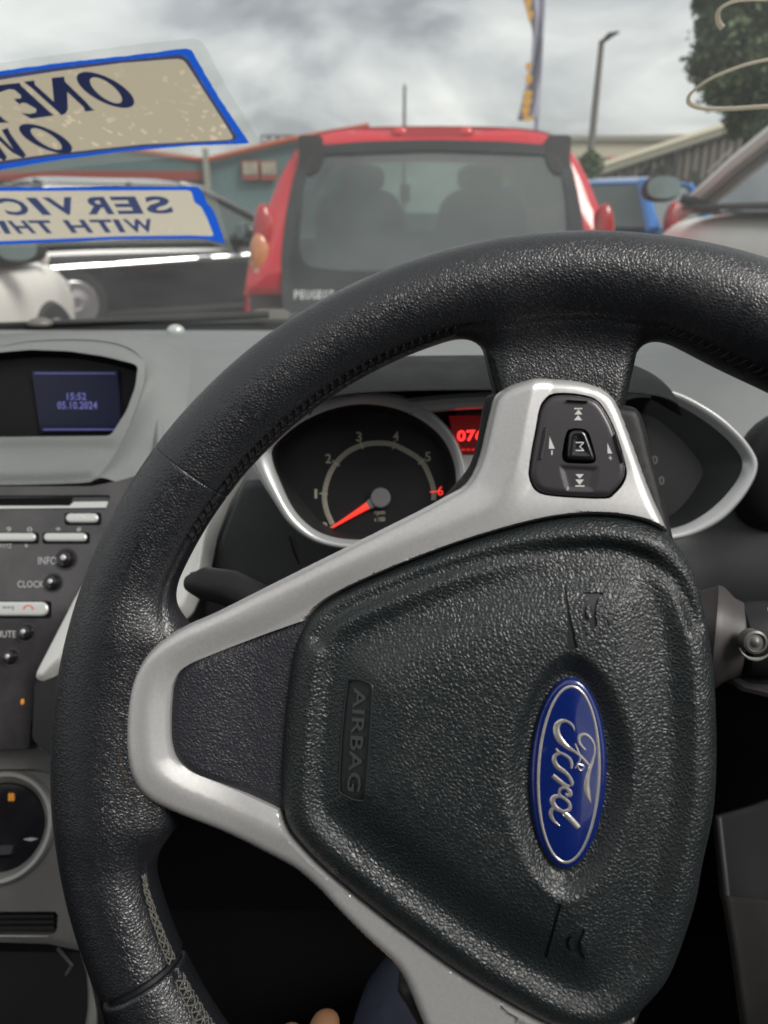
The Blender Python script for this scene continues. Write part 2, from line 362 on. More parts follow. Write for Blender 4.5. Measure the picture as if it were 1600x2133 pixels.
def patch(name, fr, outline, hfun, m, parent, holes=(), s=.002, band=.006, sf=None, wall=.004, hole_wall=.001, extra=None, smooth=True, sharp=40):
    """a sheet over the area inside outline, minus holes; height hfun(uv, d to the edge); walls go down at the edges"""
    sf = sf or s/2.5
    O = resample(outline, sf); H = [resample(h, sf) for h in holes]
    lo, hi = O.min(0), O.max(0)
    def hexgrid(st):
        ys = np.arange(lo[1], hi[1], st*.866); g = []
        for i, y in enumerate(ys): xs = np.arange(lo[0]+(st/2 if i % 2 else 0), hi[0], st); g.append(np.column_stack([xs, np.full(len(xs), y)]))
        return np.vstack(g)
    def dall(Q):
        d = dist_poly(Q, O)
        for h in H: d = np.minimum(d, dist_poly(Q, h))
        return d
    def ok(Q):
        k = inside(Q, O)
        for h in H: k &= ~inside(Q, h)
        return k
    G = hexgrid(s); G = G[ok(G)]; d = dall(G); G = G[d > band]
    Fg = hexgrid(sf); Fg = Fg[ok(Fg)]; d = dall(Fg); Fg = Fg[(d > sf*.55) & (d <= band)]
    P = np.vstack([O]+H+[G, Fg]+([extra] if extra is not None else []))
    P = P+np.random.uniform(-1, 1, P.shape)*sf*.02
    edges = []; b = 0
    for L in [O]+H: edges += [(b+i, b+(i+1) % len(L)) for i in range(len(L))]; b += len(L)
    k_ = 1000.0
    r_ = delaunay_2d_cdt([Vector(p*k_) for p in P], edges, [], 0, 1e-6, False)
    V2 = np.array([[v[0], v[1]] for v in r_[0]])/k_
    T = np.array([f for f in r_[2] if len(f) == 3]); cen = V2[T].mean(1); T = T[ok(cen)]
    dO = dist_poly(V2, O)
    h = hfun(V2, dO); V = np.column_stack([V2, h]).tolist(); F = T.tolist()
    for L, dep, isO in [(O, wall, True)]+[(h_, hole_wall, False) for h_ in H]:
        if dep <= 0: continue
        hh = hfun(L, dist_poly(L, O)); a = len(V); n = len(L)
        V += np.column_stack([L, hh]).tolist(); V += np.column_stack([L, hh-dep]).tolist()
        F += [(a+i, a+n+i, a+n+(i+1) % n, a+(i+1) % n) for i in range(n)]
    return mesh(name, fr.arr(np.array(V)), F, m, parent, smooth, True, sharp)
def sstep(x, a=0., b=1.): t = np.clip((x-a)/(b-a), 0, 1); return t*t*(3-2*t)
def stroke(mb, fr, P, W, h, th=.0003, n=6, hf=None):
    """flat stroke of varying width along P (uv), raised th above h"""
    P = catmull(P, n, False); W = np.interp(np.linspace(0, 1, len(P)), np.linspace(0, 1, len(W)), W)
    T = np.gradient(P, axis=0); T /= np.linalg.norm(T, axis=1)[:, None]+1e-12; Nn = np.column_stack([-T[:, 1], T[:, 0]])
    V = []
    for p, nn, w_ in zip(P, Nn, W):
        for k, (a, b) in enumerate(((-1, 0), (-.62, 1), (0, 1.25), (.62, 1), (1, 0))):
            q = p+nn*w_*.5*a; hh = h+(hf(q) if hf else 0); V.append(fr.P(q[0], q[1], hh+th*b))
    F = [(i*5+k, i*5+k+1, (i+1)*5+k+1, (i+1)*5+k) for i in range(len(P)-1) for k in range(4)]
    F = [f[::-1] for f in F]
    e = (len(P)-1)*5; F += [(0, 1, 2, 3, 4), (e+4, e+3, e+2, e+1, e)]
    return mb.add(V, F)
def prism(mb, fr, P, h0, h1, hf=None):
    P = np.asarray(P); n = len(P)
    V = [fr.P(p[0], p[1], h0+(hf(p) if hf else 0)) for p in P]+[fr.P(p[0], p[1], h1+(hf(p) if hf else 0)) for p in P]
    return mb.add(V, [tuple(range(n, 2*n)), tuple(range(n-1, -1, -1))]+[(i, (i+1) % n, n+(i+1) % n, n+i) for i in range(n)])
_tc = {}
def text_geo(txt, bold=0.0, shear=0.0):
    """unit-height text, returns verts (x,y) with width, faces"""
    k = (txt, bold, shear)
    if k in _tc: return _tc[k]
    c = bpy.data.curves.new('t', 'FONT'); c.body = txt; c.size = 1; c.offset = bold; c.shear = shear; c.resolution_u = 3; c.space_character = 1.05
    o = bpy.data.objects.new('t', c); col.objects.link(o)
    me = o.to_mesh(); V = np.array([v.co[:2] for v in me.vertices]); F = [tuple(p.vertices) for p in me.polygons]
    o.to_mesh_clear(); bpy.data.objects.remove(o); bpy.data.curves.remove(c)
    V = V-V.min(0); _tc[k] = (V, F); return _tc[k]
def text_quad(name, fr, txt, quad, h, m, parent, bold=.0, shear=0., mirror=False, label=None):
    """fits the text into the quad (uv corners: bottom-left, bottom-right, top-right, top-left)"""
    V, F = text_geo(txt, bold, shear); V = V/V.max(0)
    if mirror: V = np.column_stack([1-V[:, 0], V[:, 1]])
    a, b, c, d = [np.array(q) for q in quad]
    P = [(1-x)*(1-y)*a+x*(1-y)*b+x*y*c+(1-x)*y*d for x, y in V]
    return mesh(name, [fr.P(p[0], p[1], h) for p in P], F, m, parent, False)
def sheet(name, rows, m, parent, n=6, thick=0, closed=False):
    """rows: lists of world points; smooth surface through them"""
    A = np.array(rows)                                    # R x C x 3
    B = np.array([catmull(r_, n, False) for r_ in A])
    Cc = np.array([catmull(B[:, j], n, False) for j in range(B.shape[1])])   # cols x rows
    nc, nr = Cc.shape[:2]; V = Cc.reshape(-1, 3); F = [(i*nr+j, (i+1)*nr+j, (i+1)*nr+j+1, i*nr+j+1) for i in range(nc-1) for j in range(nr-1)]
    o = mesh(name, V, F, m, parent)
    if thick:
        md = o.modifiers.new('s', 'SOLIDIFY'); md.thickness = thick; md.offset = 0
    return o
exec_order = []

# ================================================================== STEERING WHEEL
_a, _b = R(24.43), R(-4.9)
WF = Frame((.0661, .2160, .9425), (math.sin(_b)*math.cos(_a), -math.cos(_b)*math.cos(_a), math.sin(_a)))
wheel = thing('steering_wheel', 'black leather steering wheel turned a quarter with silver spokes and blue oval badge', 'steering wheel', m4=WF.mat4())
AX = R(177.2)                                    # the wheel's own axis of symmetry, turned with it
def mir(P):
    P = np.asarray(P, float); c, s = math.cos(2*AX), math.sin(2*AX)
    return np.column_stack([c*P[:, 0]+s*P[:, 1], s*P[:, 0]-c*P[:, 1]])
def angd(a, b): return (a-b+math.pi) % (2*math.pi)-math.pi
def bulge(th):
    def b(c): return np.exp(-np.abs(angd(th, c)/R(17))**3)
    return b(R(63))+b(2*AX-R(63))
def smin(a, b, k):
    h = np.clip(.5+.5*(b-a)/k, 0, 1); return b*(1-h)+a*h-k*h*(1-h)
def box_sdf(u, v, h, c, hw, rot, rr):
    cu, su = math.cos(rot), math.sin(rot); x = (u-c[0])*cu+(v-c[1])*su; y = -(u-c[0])*su+(v-c[1])*cu; z = h-c[2]
    q = [np.abs(x)-hw[0]+rr, np.abs(y)-hw[1]+rr, np.abs(z)-hw[2]+rr]
    return np.sqrt(sum(np.maximum(a, 0)**2 for a in q))+np.minimum(np.maximum(q[0], np.maximum(q[1], q[2])), 0)-rr
_m = mir([(-.0078, .139)])[0]
def rim_sdf(u, v, h):
    th = np.arctan2(v, u); bb = bulge(th); r_ = .0157+.0046*bb; rc = .1866-r_
    t = np.sqrt((np.hypot(u, v)-rc)**2+h**2)-r_
    s1 = box_sdf(u, v, h, (-.0078, .1405, -.0095), (.0255, .0205, .0105), 0, .006)
    s2 = box_sdf(u, v, h, (_m[0], _m[1], -.0095), (.0255, .0205, .0105), 2*AX, .006)
    s3 = box_sdf(u, v, h, (-.1530, .0035, -.003), (.0130, .0385, .0110), R(-2), .008)
    d = smin(t, s1, .016); d = smin(d, s2, .016); return smin(d, s3, .018)
def rim_surf(th, ph):
    """point of the leather surface at ring angle th and section angle ph (0 outwards, 90 towards the driver)"""
    th, ph = np.broadcast_arrays(np.asarray(th, float), np.asarray(ph, float))
    rc = .1866-(.0157+.0046*bulge(th)); t = np.full(th.shape, .004)
    for _ in range(46):
        rr = rc+np.cos(ph)*t; d = rim_sdf(rr*np.cos(th), rr*np.sin(th), np.sin(ph)*t); t = np.minimum(t-d*.85, .062)
    rr = rc+np.cos(ph)*t
    return rr*np.cos(th), rr*np.sin(th), np.sin(ph)*t, rc, t
def rim_section(t0, t1, m):
    n = int(abs(t1-t0)*2.2); th = np.linspace(R(t0), R(t1), n)
    e = np.array([0, .05, .12, .22, .35, .5, .7, .95, 1.3]); sg = 1 if t1 > t0 else -1
    th = np.unique(np.r_[th, R(t0)+sg*R(1)*e, R(t1)-sg*R(1)*e])
    ph = np.linspace(0, 2*np.pi, 96, endpoint=False); ph = ph-.30*np.sin(ph)*0
    ph = np.sort(np.r_[ph, R(180)+R(np.arange(-20, 21)*.9)+.0041]); npn = len(ph)
    T, Pp = np.meshgrid(th, ph, indexing='ij'); u, v, h, rc, t = rim_surf(T, Pp)
    d = np.minimum(np.abs(T-R(t0)), np.abs(T-R(t1)))/R(1)
    f_ = 1-.13*(1-np.sqrt(np.clip(1-(1-np.clip(d/.55, 0, 1))**2, 0, 1))); f_ = np.where(d < .01, f_-.10, f_)
    # a sewn seam along the inner side: the leather dips into it
    seam = np.exp(-(angd(Pp, R(158))/R(4.0))**2)*(np.abs(t) < .03)
    f_ = f_-.035*seam
    t = t*f_; rr = rc+np.cos(Pp)*t
    V = np.stack([rr*np.cos(T), rr*np.sin(T), np.sin(Pp)*t], -1).reshape(-1, 3)
    nT = len(th); F = [(i*npn+k, i*npn+(k+1) % npn, (i+1)*npn+(k+1) % npn, (i+1)*npn+k) for i in range(nT-1) for k in range(npn)]
    return mesh('rim_cover', WF.arr(V), F, m, wheel)
rim_section(145.6, 40, 'leather')
rim_section(208.85, 145.0, 'leather')
rim_section(314, 209.3, 'leather_fine')
rim_section(399.6, 314.4, 'leather')
mb = MB(); V = []; nT = 180
for i in range(nT+1):
    a = 2*math.pi*i/nT; V.append(WF.P(.1708*math.cos(a), .1708*math.sin(a), 0))
mb.tube(V, .0138, 16, False).build('rim_core', 'black_plastic', wheel)
# stitching along the seam
def rim_pt(th, ph, lift=0):
    u, v, h, rc, t = rim_surf(np.array([th]), np.array([ph])); t = t[0]+lift; rr = rc[0]+math.cos(ph)*t
    return WF.P(rr*math.cos(th), rr*math.sin(th), math.sin(ph)*t)
pale, dark = MB(), MB()
for i in range(44):
    a = R(197+i*1.05)
    if abs(math.degrees(a)-209.1) < .7: continue
    wob = [random.uniform(-2, 2) for _ in range(6)]; w0 = 1.8+min(i, 26)*.42
    pc = 158
    for s_ in (-1, 1):
        q = [rim_pt(a, R(pc+s_*w0+wob[0]), .0001), rim_pt(a+R(.5), R(pc+s_*w0*.3+wob[1]), .0006), rim_pt(a+R(1.05), R(pc-s_*w0+wob[2]), .0001)]
        pale.tube(q, .00028, 5)
        pale.tube([rim_pt(a+R(.05), R(pc+s_*w0+wob[3]), .0001), rim_pt(a+R(.5), R(pc+s_*(w0+1)), .0004), rim_pt(a+R(.95), R(pc+s_*w0+wob[4]), .0001)], .00022, 5)
pale.build('stitching', 'thread_pale', wheel)['kind'] = 'stuff'
for a0, a1 in ((107, 144.4), (41, 80), (146.5, 153)):
    n_ = int((a1-a0)/1.15)
    for i in range(n_):
        a = R(a0+(a1-a0)*i/n_)
        dark.tube([rim_pt(a, R(152), .0001), rim_pt(a+R(.35), R(158), .0005), rim_pt(a+R(.75), R(165), .0001)], .00036, 5)
        dark.tube([rim_pt(a, R(166), .0001), rim_pt(a+R(.5), R(168), .0005), rim_pt(a+R(1.0), R(166), .0001)], .0003, 5)
dark.build('stitching', 'thread_dark', wheel)['kind'] = 'stuff'

pad_px = [(640,1288),(690,1243),(800,1190),(950,1132),(1100,1088),(1200,1072),(1290,1074),(1360,1092),(1410,1130),(1450,1195),(1472,1285),(1486,1370),(1493,1460),(1495,1580),(1488,1690),(1466,1795),(1452,1872),(1428,1950),(1394,2035),(1350,2090),(1310,2125),(1240,2150),(1160,2138),(1050,2082),(950,2020),(860,1955),(775,1890),(690,1820),(640,1772),(600,1722),(584,1660),(584,1570),(594,1450),(610,1350)]
pad = catmull(WF.pts(pad_px, .002), 5)
# ---- silver spoke trim
HS = .0075
top_sp = [(930,1030),(968,1010),(990,975),(1004,935),(1016,880),(1030,818),(1060,797),(1120,781),(1170,781),(1215,785),(1255,796),(1285,816),(1303,850),(1322,900),(1345,965),(1372,1040),(1392,1085),(1410,1135)]
left_sp = [(372,1700),(315,1668),(288,1640),(272,1606),(263,1555),(263,1500),(268,1448),(280,1405),(305,1362),(340,1330),(385,1303),(440,1280),(560,1218),(700,1148),(800,1098),(880,1058)]
low_sp = [(590,1808),(480,1753)]
T_uv = WF.pts(top_sp, HS); L_uv = WF.pts(left_sp, HS)
lowpts = WF.pts([(830,2033),(760,1972),(700,1912),(640,1846),(605,1818),(540,1785),(460,1742)], HS)
Tm = mir(T_uv)[::-1]
sil_out = np.vstack([L_uv, T_uv, WF.pts([(1440,1300),(1440,1800)], HS), Tm[:-1], lowpts])
sil_out = round_poly(sil_out, .006, 4)
ins_px = [(655,1285),(560,1318),(470,1352),(400,1380),(374,1398),(362,1428),(357,1490),(358,1545),(368,1580),(398,1608),(500,1656),(588,1697),(655,1725)]
ins = round_poly(WF.pts(ins_px, HS), .004, 4)
z2 = lambda L, s=5.333, o=(1060, 780): [(o[0]+x/s, o[1]+y/s) for x, y in L]
btn_px = z2([(300,600),(340,380),(400,265),(500,195),(700,187),(900,217),(1000,265),(1080,355),(1180,540),(1260,760),(1320,980),(1335,1080),(1300,1200),(1180,1335),(1080,1378),(700,1366),(400,1336),(280,1265),(225,1130),(228,1020),(260,800)])
btn = catmull(WF.pts(btn_px, HS), 3)
crease = catmull(WF.pts([(1118,760),(1100,850),(1083,940),(1066,1000),(1035,1050),(960,1085),(850,1130),(740,1175),(640,1222),(540,1275),(450,1310),(390,1340),(345,1375),(318,1430),(312,1500),(316,1560),(330,1600),(380,1640),(500,1698),(600,1745),(660,1790)], HS), 5, False)
def open_dist(Q, P):
    A, B = P[:-1], P[1:]; D = B-A; L2 = (D**2).sum(1)+1e-18; o_ = np.empty(len(Q)); sg = np.empty(len(Q))
    for i in range(0, len(Q), 3000):
        q = Q[i:i+3000, None, :]-A[None]; t = np.clip((q*D).sum(2)/L2, 0, 1); r_ = q-t[..., None]*D; d2 = (r_**2).sum(2)
        k = d2.argmin(1); ii = np.arange(len(k)); o_[i:i+3000] = np.sqrt(d2[ii, k]); sg[i:i+3000] = np.sign(D[k, 0]*q[ii, k, 1]-D[k, 1]*q[ii, k, 0])
    return o_, sg
def edge_round(d, r_, depth): x = np.clip(1-d/r_, 0, 1); return -depth*(1-np.sqrt(np.clip(1-x*x, 0, 1)))
def h_silver(Q, d):
    c, sg = open_dist(Q, crease)
    h = np.full(len(Q), HS)+edge_round(d, .0045, .0045)
    side = np.maximum(-sg*c, 0)                     # outer side of the crease falls away softly
    inner = np.maximum(sg*c, 0)
    h -= .20*np.minimum(np.sqrt(side**2+.0012**2)-.0012, .012)
    rr = np.hypot(Q[:, 0], Q[:, 1])
    h -= .30*np.minimum(np.sqrt(inner**2+.0008**2)-.0008, .006)*sstep(rr, .085, .105)+.06*np.minimum(inner, .02)
    h += .0065*sstep(rr, .115, .158)*(np.abs(Q[:, 1]) < .09)
    h -= .012*sstep(dist_poly(Q, pad)*np.where(inside(Q, pad), 1, -1), -.0006, .0009)
    return h
_pd = resample(pad, .0011); _tg = np.roll(_pd, -1, 0)-np.roll(_pd, 1, 0); _nm = np.column_stack([-_tg[:, 1], _tg[:, 0]])/np.linalg.norm(_tg, axis=1)[:, None]
_ex = np.vstack([_pd+_nm*k for k in (-.0016, -.0009, -.0006, -.0003, 0, .0003, .0006, .0010, .0018)])
_k = inside(_ex, sil_out) & (dist_poly(_ex, sil_out) > .0006) & ~inside(_ex, ins) & (dist_poly(_ex, ins) > .0006) & (dist_poly(_ex, btn) > .001)
patch('spoke_trim', WF, sil_out, h_silver, 'silver', wheel, holes=[ins, btn], s=.0022, band=.0055, sf=.0008, wall=.010, hole_wall=.004, sharp=50, extra=_ex[_k])
# dark leathery filler inside the V of the lower spoke
ins_c = ins.mean(0); ins_big = ins_c+(ins-ins_c)*1.01
patch('spoke_insert', WF, ins_big, lambda Q, d: .0030+.0012*sstep(d, 0, .003)+.0045*sstep(-Q[:, 0], .11, .135), 'insert', wheel, s=.002, band=.004, sf=.001, wall=.003)
# grime in the joint round the trim
g = MB()
def leather_h(q):
    th = math.atan2(q[1], q[0]); u, v, h, rc, t = rim_surf(np.full(60, th), np.linspace(R(60), R(200), 60)); rr = np.hypot(u, v)
    o_ = np.argsort(rr); return float(np.interp(np.hypot(*q), rr[o_], h[o_]))
cen_ = ins.mean(0)
go = resample(sil_out, .0012); go = go[(go[:, 0] < -.098) & (np.abs(go[:, 1]) < .062)]
gi = resample(ins, .0010); gi = gi[gi[:, 0] < -.108]
gap = MB()
for L_, out_s in ((go, 1), (gi, -1)):
    for q in L_:
        d_ = (q-cen_)/np.linalg.norm(q-cen_); qq = q+d_*out_s*.0003
        hh = leather_h(qq)+.0001 if out_s > 0 else float(h_silver(np.array([q]), np.array([0.]))[0])-.0004
        if out_s > 0 and abs(np.hypot(*qq)) < .1405: continue
        if random.random() < .8: g.ellipsoid([*(qq+np.random.uniform(-.0003, .0003, 2)), hh+random.uniform(-.0002, .0002)], [random.uniform(.00022, .00055)]*3, 5, 4, WF)
g.build('joint_grime', 'grime', wheel)['kind'] = 'stuff'
# spoke shell of black plastic behind the silver
sb = WF.pts([(1012,815),(1004,870),(994,925),(978,972),(955,1000),(900,1060),(1050,1150),(1350,1180),(1412,1150),(1398,1085),(1378,1010),(1360,945),(1348,890),(1333,845)], 0)
for P_ in (sb, mir(sb)[::-1]):
    patch('spoke_shell', WF, round_poly(P_, .004, 4), lambda Q, d: .0015+edge_round(d, .004, .004), 'black_plastic', wheel, s=.004, band=.004, sf=.0015, wall=.014)
vb = WF.pts([(560,1216),(440,1284),(330,1340),(280,1420),(272,1520),(290,1640),(372,1696),(480,1750),(600,1812),(700,1700),(700,1250)], 0)
patch('spoke_shell', WF, round_poly(vb, .004, 3), lambda Q, d: -.004+edge_round(d, .003, .003), 'black_plastic', wheel, s=.006, band=.003, sf=.002, wall=.010)
hub = MB(); hub.lathe([(.02, -.075), (.038, -.07), (.046, -.045), (.046, -.016), (.03, -.012)], WF, 40).build('hub_cover', 'black_plastic', wheel)

# ---- button panel
bc = btn.mean(0); bin_ = bc+(btn-bc)*.955
def h_btn(Q, d):
    h = np.full(len(Q), HS-.0008)+edge_round(d, .0022, .0018)
    # raised wedge between two facets below the centre key
    a = WF.pts(z2([(560,1000),(640,1300),(960,1300),(1000,1020)]), HS)
    inn = inside(Q, a); return h-.0007*inn*sstep(dist_poly(Q, a), .0, .0014)*sstep(d, .0002, .002)
flr = patch('button_panel', WF, bin_, h_btn, 'button', wheel, holes=[round_poly(WF.pts(z2([(655,610),(740,590),(850,600),(900,650),(945,800),(978,930),(965,975),(900,992),(660,985),(605,960),(592,890),(620,720)]), HS), .001, 3)], s=.0008, band=.0026, sf=.0005, wall=.004, hole_wall=.003)
patch('panel_gap', WF, bc+(btn-bc)*1.01, lambda Q, d: np.full(len(Q), HS-.0042), 'dark', flr, s=.003, band=.001, sf=.0015, wall=.0)
mk = patch('mode_key', WF, round_poly(WF.pts(z2([(668,650),(715,607),(825,607),(868,640),(925,790),(968,915),(955,950),(930,956),(680,940),(652,915),(650,850)]), HS), .0012, 3), lambda Q, d: np.full(len(Q), HS-.0004)+edge_round(d, .0016, .0012)-.0006*sstep(d, .001, .004), 'black_gloss', flr, s=.0009, band=.002, sf=.0004, wall=.004)
hb = HS+.00002
def bz(L, h=hb): return WF.pts(z2(L), h)
for L_, w_ in (([(645,288),(875,302)], 40), ([(415,585),(400,700),(375,830),(355,935)], 44), ([(1183,665),(1215,800),(1250,900),(1275,975)], 34)):
    m_ = MB(); P_ = bz(L_); W_ = w_/5.333/1600*.288
    stroke(m_, WF, P_, [W_, W_], HS-.0011, .0006); m_.build('grip_ridge', 'button', flr)
    m_ = MB(); stroke(m_, WF, P_, [W_*.35, W_*.35], HS-.0001, .0005); m_.build('grip_ridge', 'black_gloss', flr)
def sym(polys, name='symbol', m='print', h=HS-.00072):
    m_ = MB()
    for P_ in polys: prism(m_, WF, bz(P_, HS), h-.0001, h+.00006)
    return m_.build(name, m, flr, smooth=False)
sym([[(730,368),(820,368),(820,382),(730,382)], [(780,384),(733,440),(820,440)], [(775,448),(728,504),(817,504)]])
sym([[(746,1103),(842,1103),(795,1152)], [(746,1163),(842,1163),(795,1224)], [(746,1228),(850,1228),(850,1243),(746,1243)]], h=HS-.00138)
sym([[(455,683),(514,822),(448,822)], [(474,840),(490,840),(490,890),(474,890)]])
sym([[(1100,758),(1154,876),(1102,874)], [(1112,918),(1154,924),(1154,932),(1112,926)], [(1128,900),(1136,900),(1140,948),(1132,948)]])
q = bz([(745,748),(745,850),(838,850),(838,748)], HS)
text_quad('symbol', WF, 'M', q, HS-.00034, 'print', mk, bold=-.012)

# ---- airbag pad
bc_px, br = np.array([1183.5, 1611.]), (80.5, 200.)
def ell(k, n=72, dx=0, dy=0, w=(None, None)):
    a = np.linspace(0, 2*np.pi, n, endpoint=False); t = R(2.1)
    x = (br[0]*k+dx)*np.cos(a); y = (br[1]*k+dx)*np.sin(a); return np.column_stack([bc_px[0]+x*math.cos(t)-y*math.sin(t), bc_px[1]+x*math.sin(t)+y*math.cos(t)])
B_uv = WF.pts(ell(1), .010); b_c = B_uv.mean(0); b_rx = (B_uv[:, 0].max()-B_uv[:, 0].min())/2; b_ry = (B_uv[:, 1].max()-B_uv[:, 1].min())/2
valley = catmull(WF.pts([(665,1330),(700,1285),(780,1245),(900,1200),(1040,1160),(1180,1143),(1290,1145),(1370,1175),(1420,1230),(1450,1300)], .009), 6, False)
def h_pad(Q, d):
    h = -.001+.0115*np.sqrt(np.clip(1-np.clip(1-d/.011, 0, 1)**2, 0, 1))
    h += .0035*sstep(d, .012, .045)
    h -= .0028*sstep(d, .009, .017)*(1-sstep(d, .017, .034))        # soft trough behind the rounded edge
    dv, sg = open_dist(Q, valley); h -= .0030*np.exp(-(dv/.0032)**2)
    e_ = np.sqrt(((Q[:, 0]-b_c[0])/b_rx)**2+((Q[:, 1]-b_c[1])/b_ry)**2)
    a_ = np.hypot(Q[:, 0]-b_c[0], Q[:, 1]-b_c[1])*(1-1/np.maximum(e_, .01))
    h -= .0050*(1-sstep(a_, .0008, .0095))
    return h
def pad_h(q):
    Q = np.array([q[:2]]); return float(h_pad(Q, dist_poly(Q, pad))[0])
z3 = lambda L: z2(L, 5.765, (640, 1350)); z4 = lambda L: z2(L, 8, (1100, 1150))
plate = round_poly(WF.pts(z3([(482,388),(640,384),(790,432),(778,700),(748,1200),(705,1700),(692,1832),(560,1825),(375,1762),(372,1600),(398,1100),(442,650)]), .011), .0008, 3)
horn1 = catmull(WF.pts(z4([(920,672),(1100,674),(1272,682),(1190,760),(1140,900),(1126,1060),(1148,1220),(1075,1237),(1010,1180),(940,1120),(902,1000),(912,890),(955,815),(1012,790),(975,730)]), .012), 2)
line1 = WF.pts(z4([(628,508),(640,900),(652,1600),(815,1600),(700,1050)]), .012)
z6 = lambda L: z2(L, 2.286, (600, 1700))
line2 = WF.pts(z6([(1275,405),(1300,405),(1262,560),(1240,700),(1222,700),(1250,560)]), .012)
horn2 = catmull(WF.pts(z6([(1308,664),(1360,668),(1418,690),(1398,640),(1392,590),(1412,540),(1400,528),(1375,545),(1345,545),(1322,575),(1320,620),(1340,655)]), .012), 2)
pd = patch('airbag_cover', WF, pad, h_pad, 'pad', wheel, holes=[plate, horn1, line1, line2, horn2], s=.0019, band=.012, sf=.0009, wall=.014, hole_wall=.0012)
def floor(name, P_, dep, m, par, s=.0015):
    c = P_.mean(0); o_ = patch(name, WF, c+(P_-c)*1.02, lambda Q, d: h_pad(Q, dist_poly(Q, pad))-dep, m, par, s=s, band=.0005, sf=s*.7, wall=0); return o_
M['pad_smooth'] = mat('airbag skin smooth', (.013, .016, .017), .42, spec=.5, bump=('noise', 3000, .3, .0001))
ap = floor('airbag_plate', plate, .0008, 'pad_smooth', pd)
for nm, P_ in (('horn_mark', horn1), ('horn_mark', line1), ('horn_mark', line2), ('horn_mark', horn2)): floor(nm, P_, .0008, 'pad_smooth', pd)
for (cx, cy, rx, ry) in ((1012, 990, 45, 120),):
    a = np.linspace(0, 2*np.pi, 20, endpoint=False); P_ = WF.pts(z4([(cx+rx*math.cos(t), cy+ry*math.sin(t)) for t in a]), .012); m_ = MB()
    prism(m_, WF, P_, -.001, .0001, pad_h).build('horn_mark', 'pad', pd)
a = np.linspace(0, 2*np.pi, 16, endpoint=False); m_ = MB(); prism(m_, WF, WF.pts(z6([(1352+14*math.cos(t), 602+38*math.sin(t)) for t in a]), .012), -.001, .0, pad_h).build('horn_mark', 'pad', pd)
le = resample(plate, .0012); mb = MB(); mb.tube([WF.P(q[0], q[1], pad_h(q)-.0001) for q in np.vstack([le, le[:1]])], .00038, 6, False); mb.build('plate_edge_glint', 'pad_smooth', pd)  # lip added to give the bright line of light along the plate edge
# raised letters AIRBAG reading downwards on the plate
V_, F_ = text_geo('AIRBAG', .012); V_ = V_/V_.max(0)
qd = [WF.px(*z3([p])[0], .011) for p in ((556,478),(472,1722),(640,1722),(712,478))]
bm = bmesh.new(); vs = []
for x, y in V_:
    p = (1-x)*(1-y)*qd[0]+x*(1-y)*qd[1]+x*y*qd[2]+(1-x)*y*qd[3]; vs.append(bm.verts.new(WF.P(p[0], p[1], pad_h(p)-.0007)))
for f_ in F_:
    try: bm.faces.new([vs[i] for i in f_])
    except ValueError: pass
ex_ = bmesh.ops.extrude_face_region(bm, geom=bm.faces[:]); tv = [g_ for g_ in ex_['geom'] if isinstance(g_, bmesh.types.BMVert)]
bmesh.ops.translate(bm, vec=Vector(WF.n*.0007), verts=tv); bm.verts.index_update()
M['lettering'] = mat('airbag letter lightened', (.045, .05, .052), .4, spec=.6)  # lighter colour stands for the lit edges of the letters
mesh('airbag_lettering', [v.co[:] for v in bm.verts], [[v.index for v in f.verts] for f in bm.faces], 'lettering', pd, smooth=False); bm.free()

# ---- oval badge
def h_badge(Q, d): return .0102+.0022*np.sqrt(np.clip(d/.010, 0, 1))-.0006*(1-sstep(d, 0, .0008))
hbz = lambda q: float(h_badge(None, np.array([dist_poly(np.array([q[:2]]), B_uv)[0]]))[0])
bd = patch('badge', WF, B_uv, h_badge, 'blue', wheel, s=.0016, band=.004, sf=.0005, wall=.004)
O1, I1 = WF.pts(ell(1, dx=-14), .010), WF.pts(ell(1, dx=-21), .010)
n_ = len(O1); V = []
for i in range(n_):
    o_, i_ = O1[i], I1[i]; mid = (o_+i_)/2; hh = hbz(mid)+.00015
    V += [WF.P(*o_, hbz(o_)-.0001), WF.P(*(o_*.8+i_*.2), hh+.0001), WF.P(*(o_*.2+i_*.8), hh+.00012), WF.P(*i_, hbz(i_)-.0001)]
F = [(i*4+k, i*4+k+1, ((i+1) % n_)*4+k+1, ((i+1) % n_)*4+k) for i in range(n_) for k in range(3)]
mesh('badge_ring', V, [f[::-1] for f in F], 'chrome', bd)
z1 = lambda L: WF.pts(z2(L, 4.74, (1050, 1380)), .0105)
KW = 1/4.74/1600*.287*.95
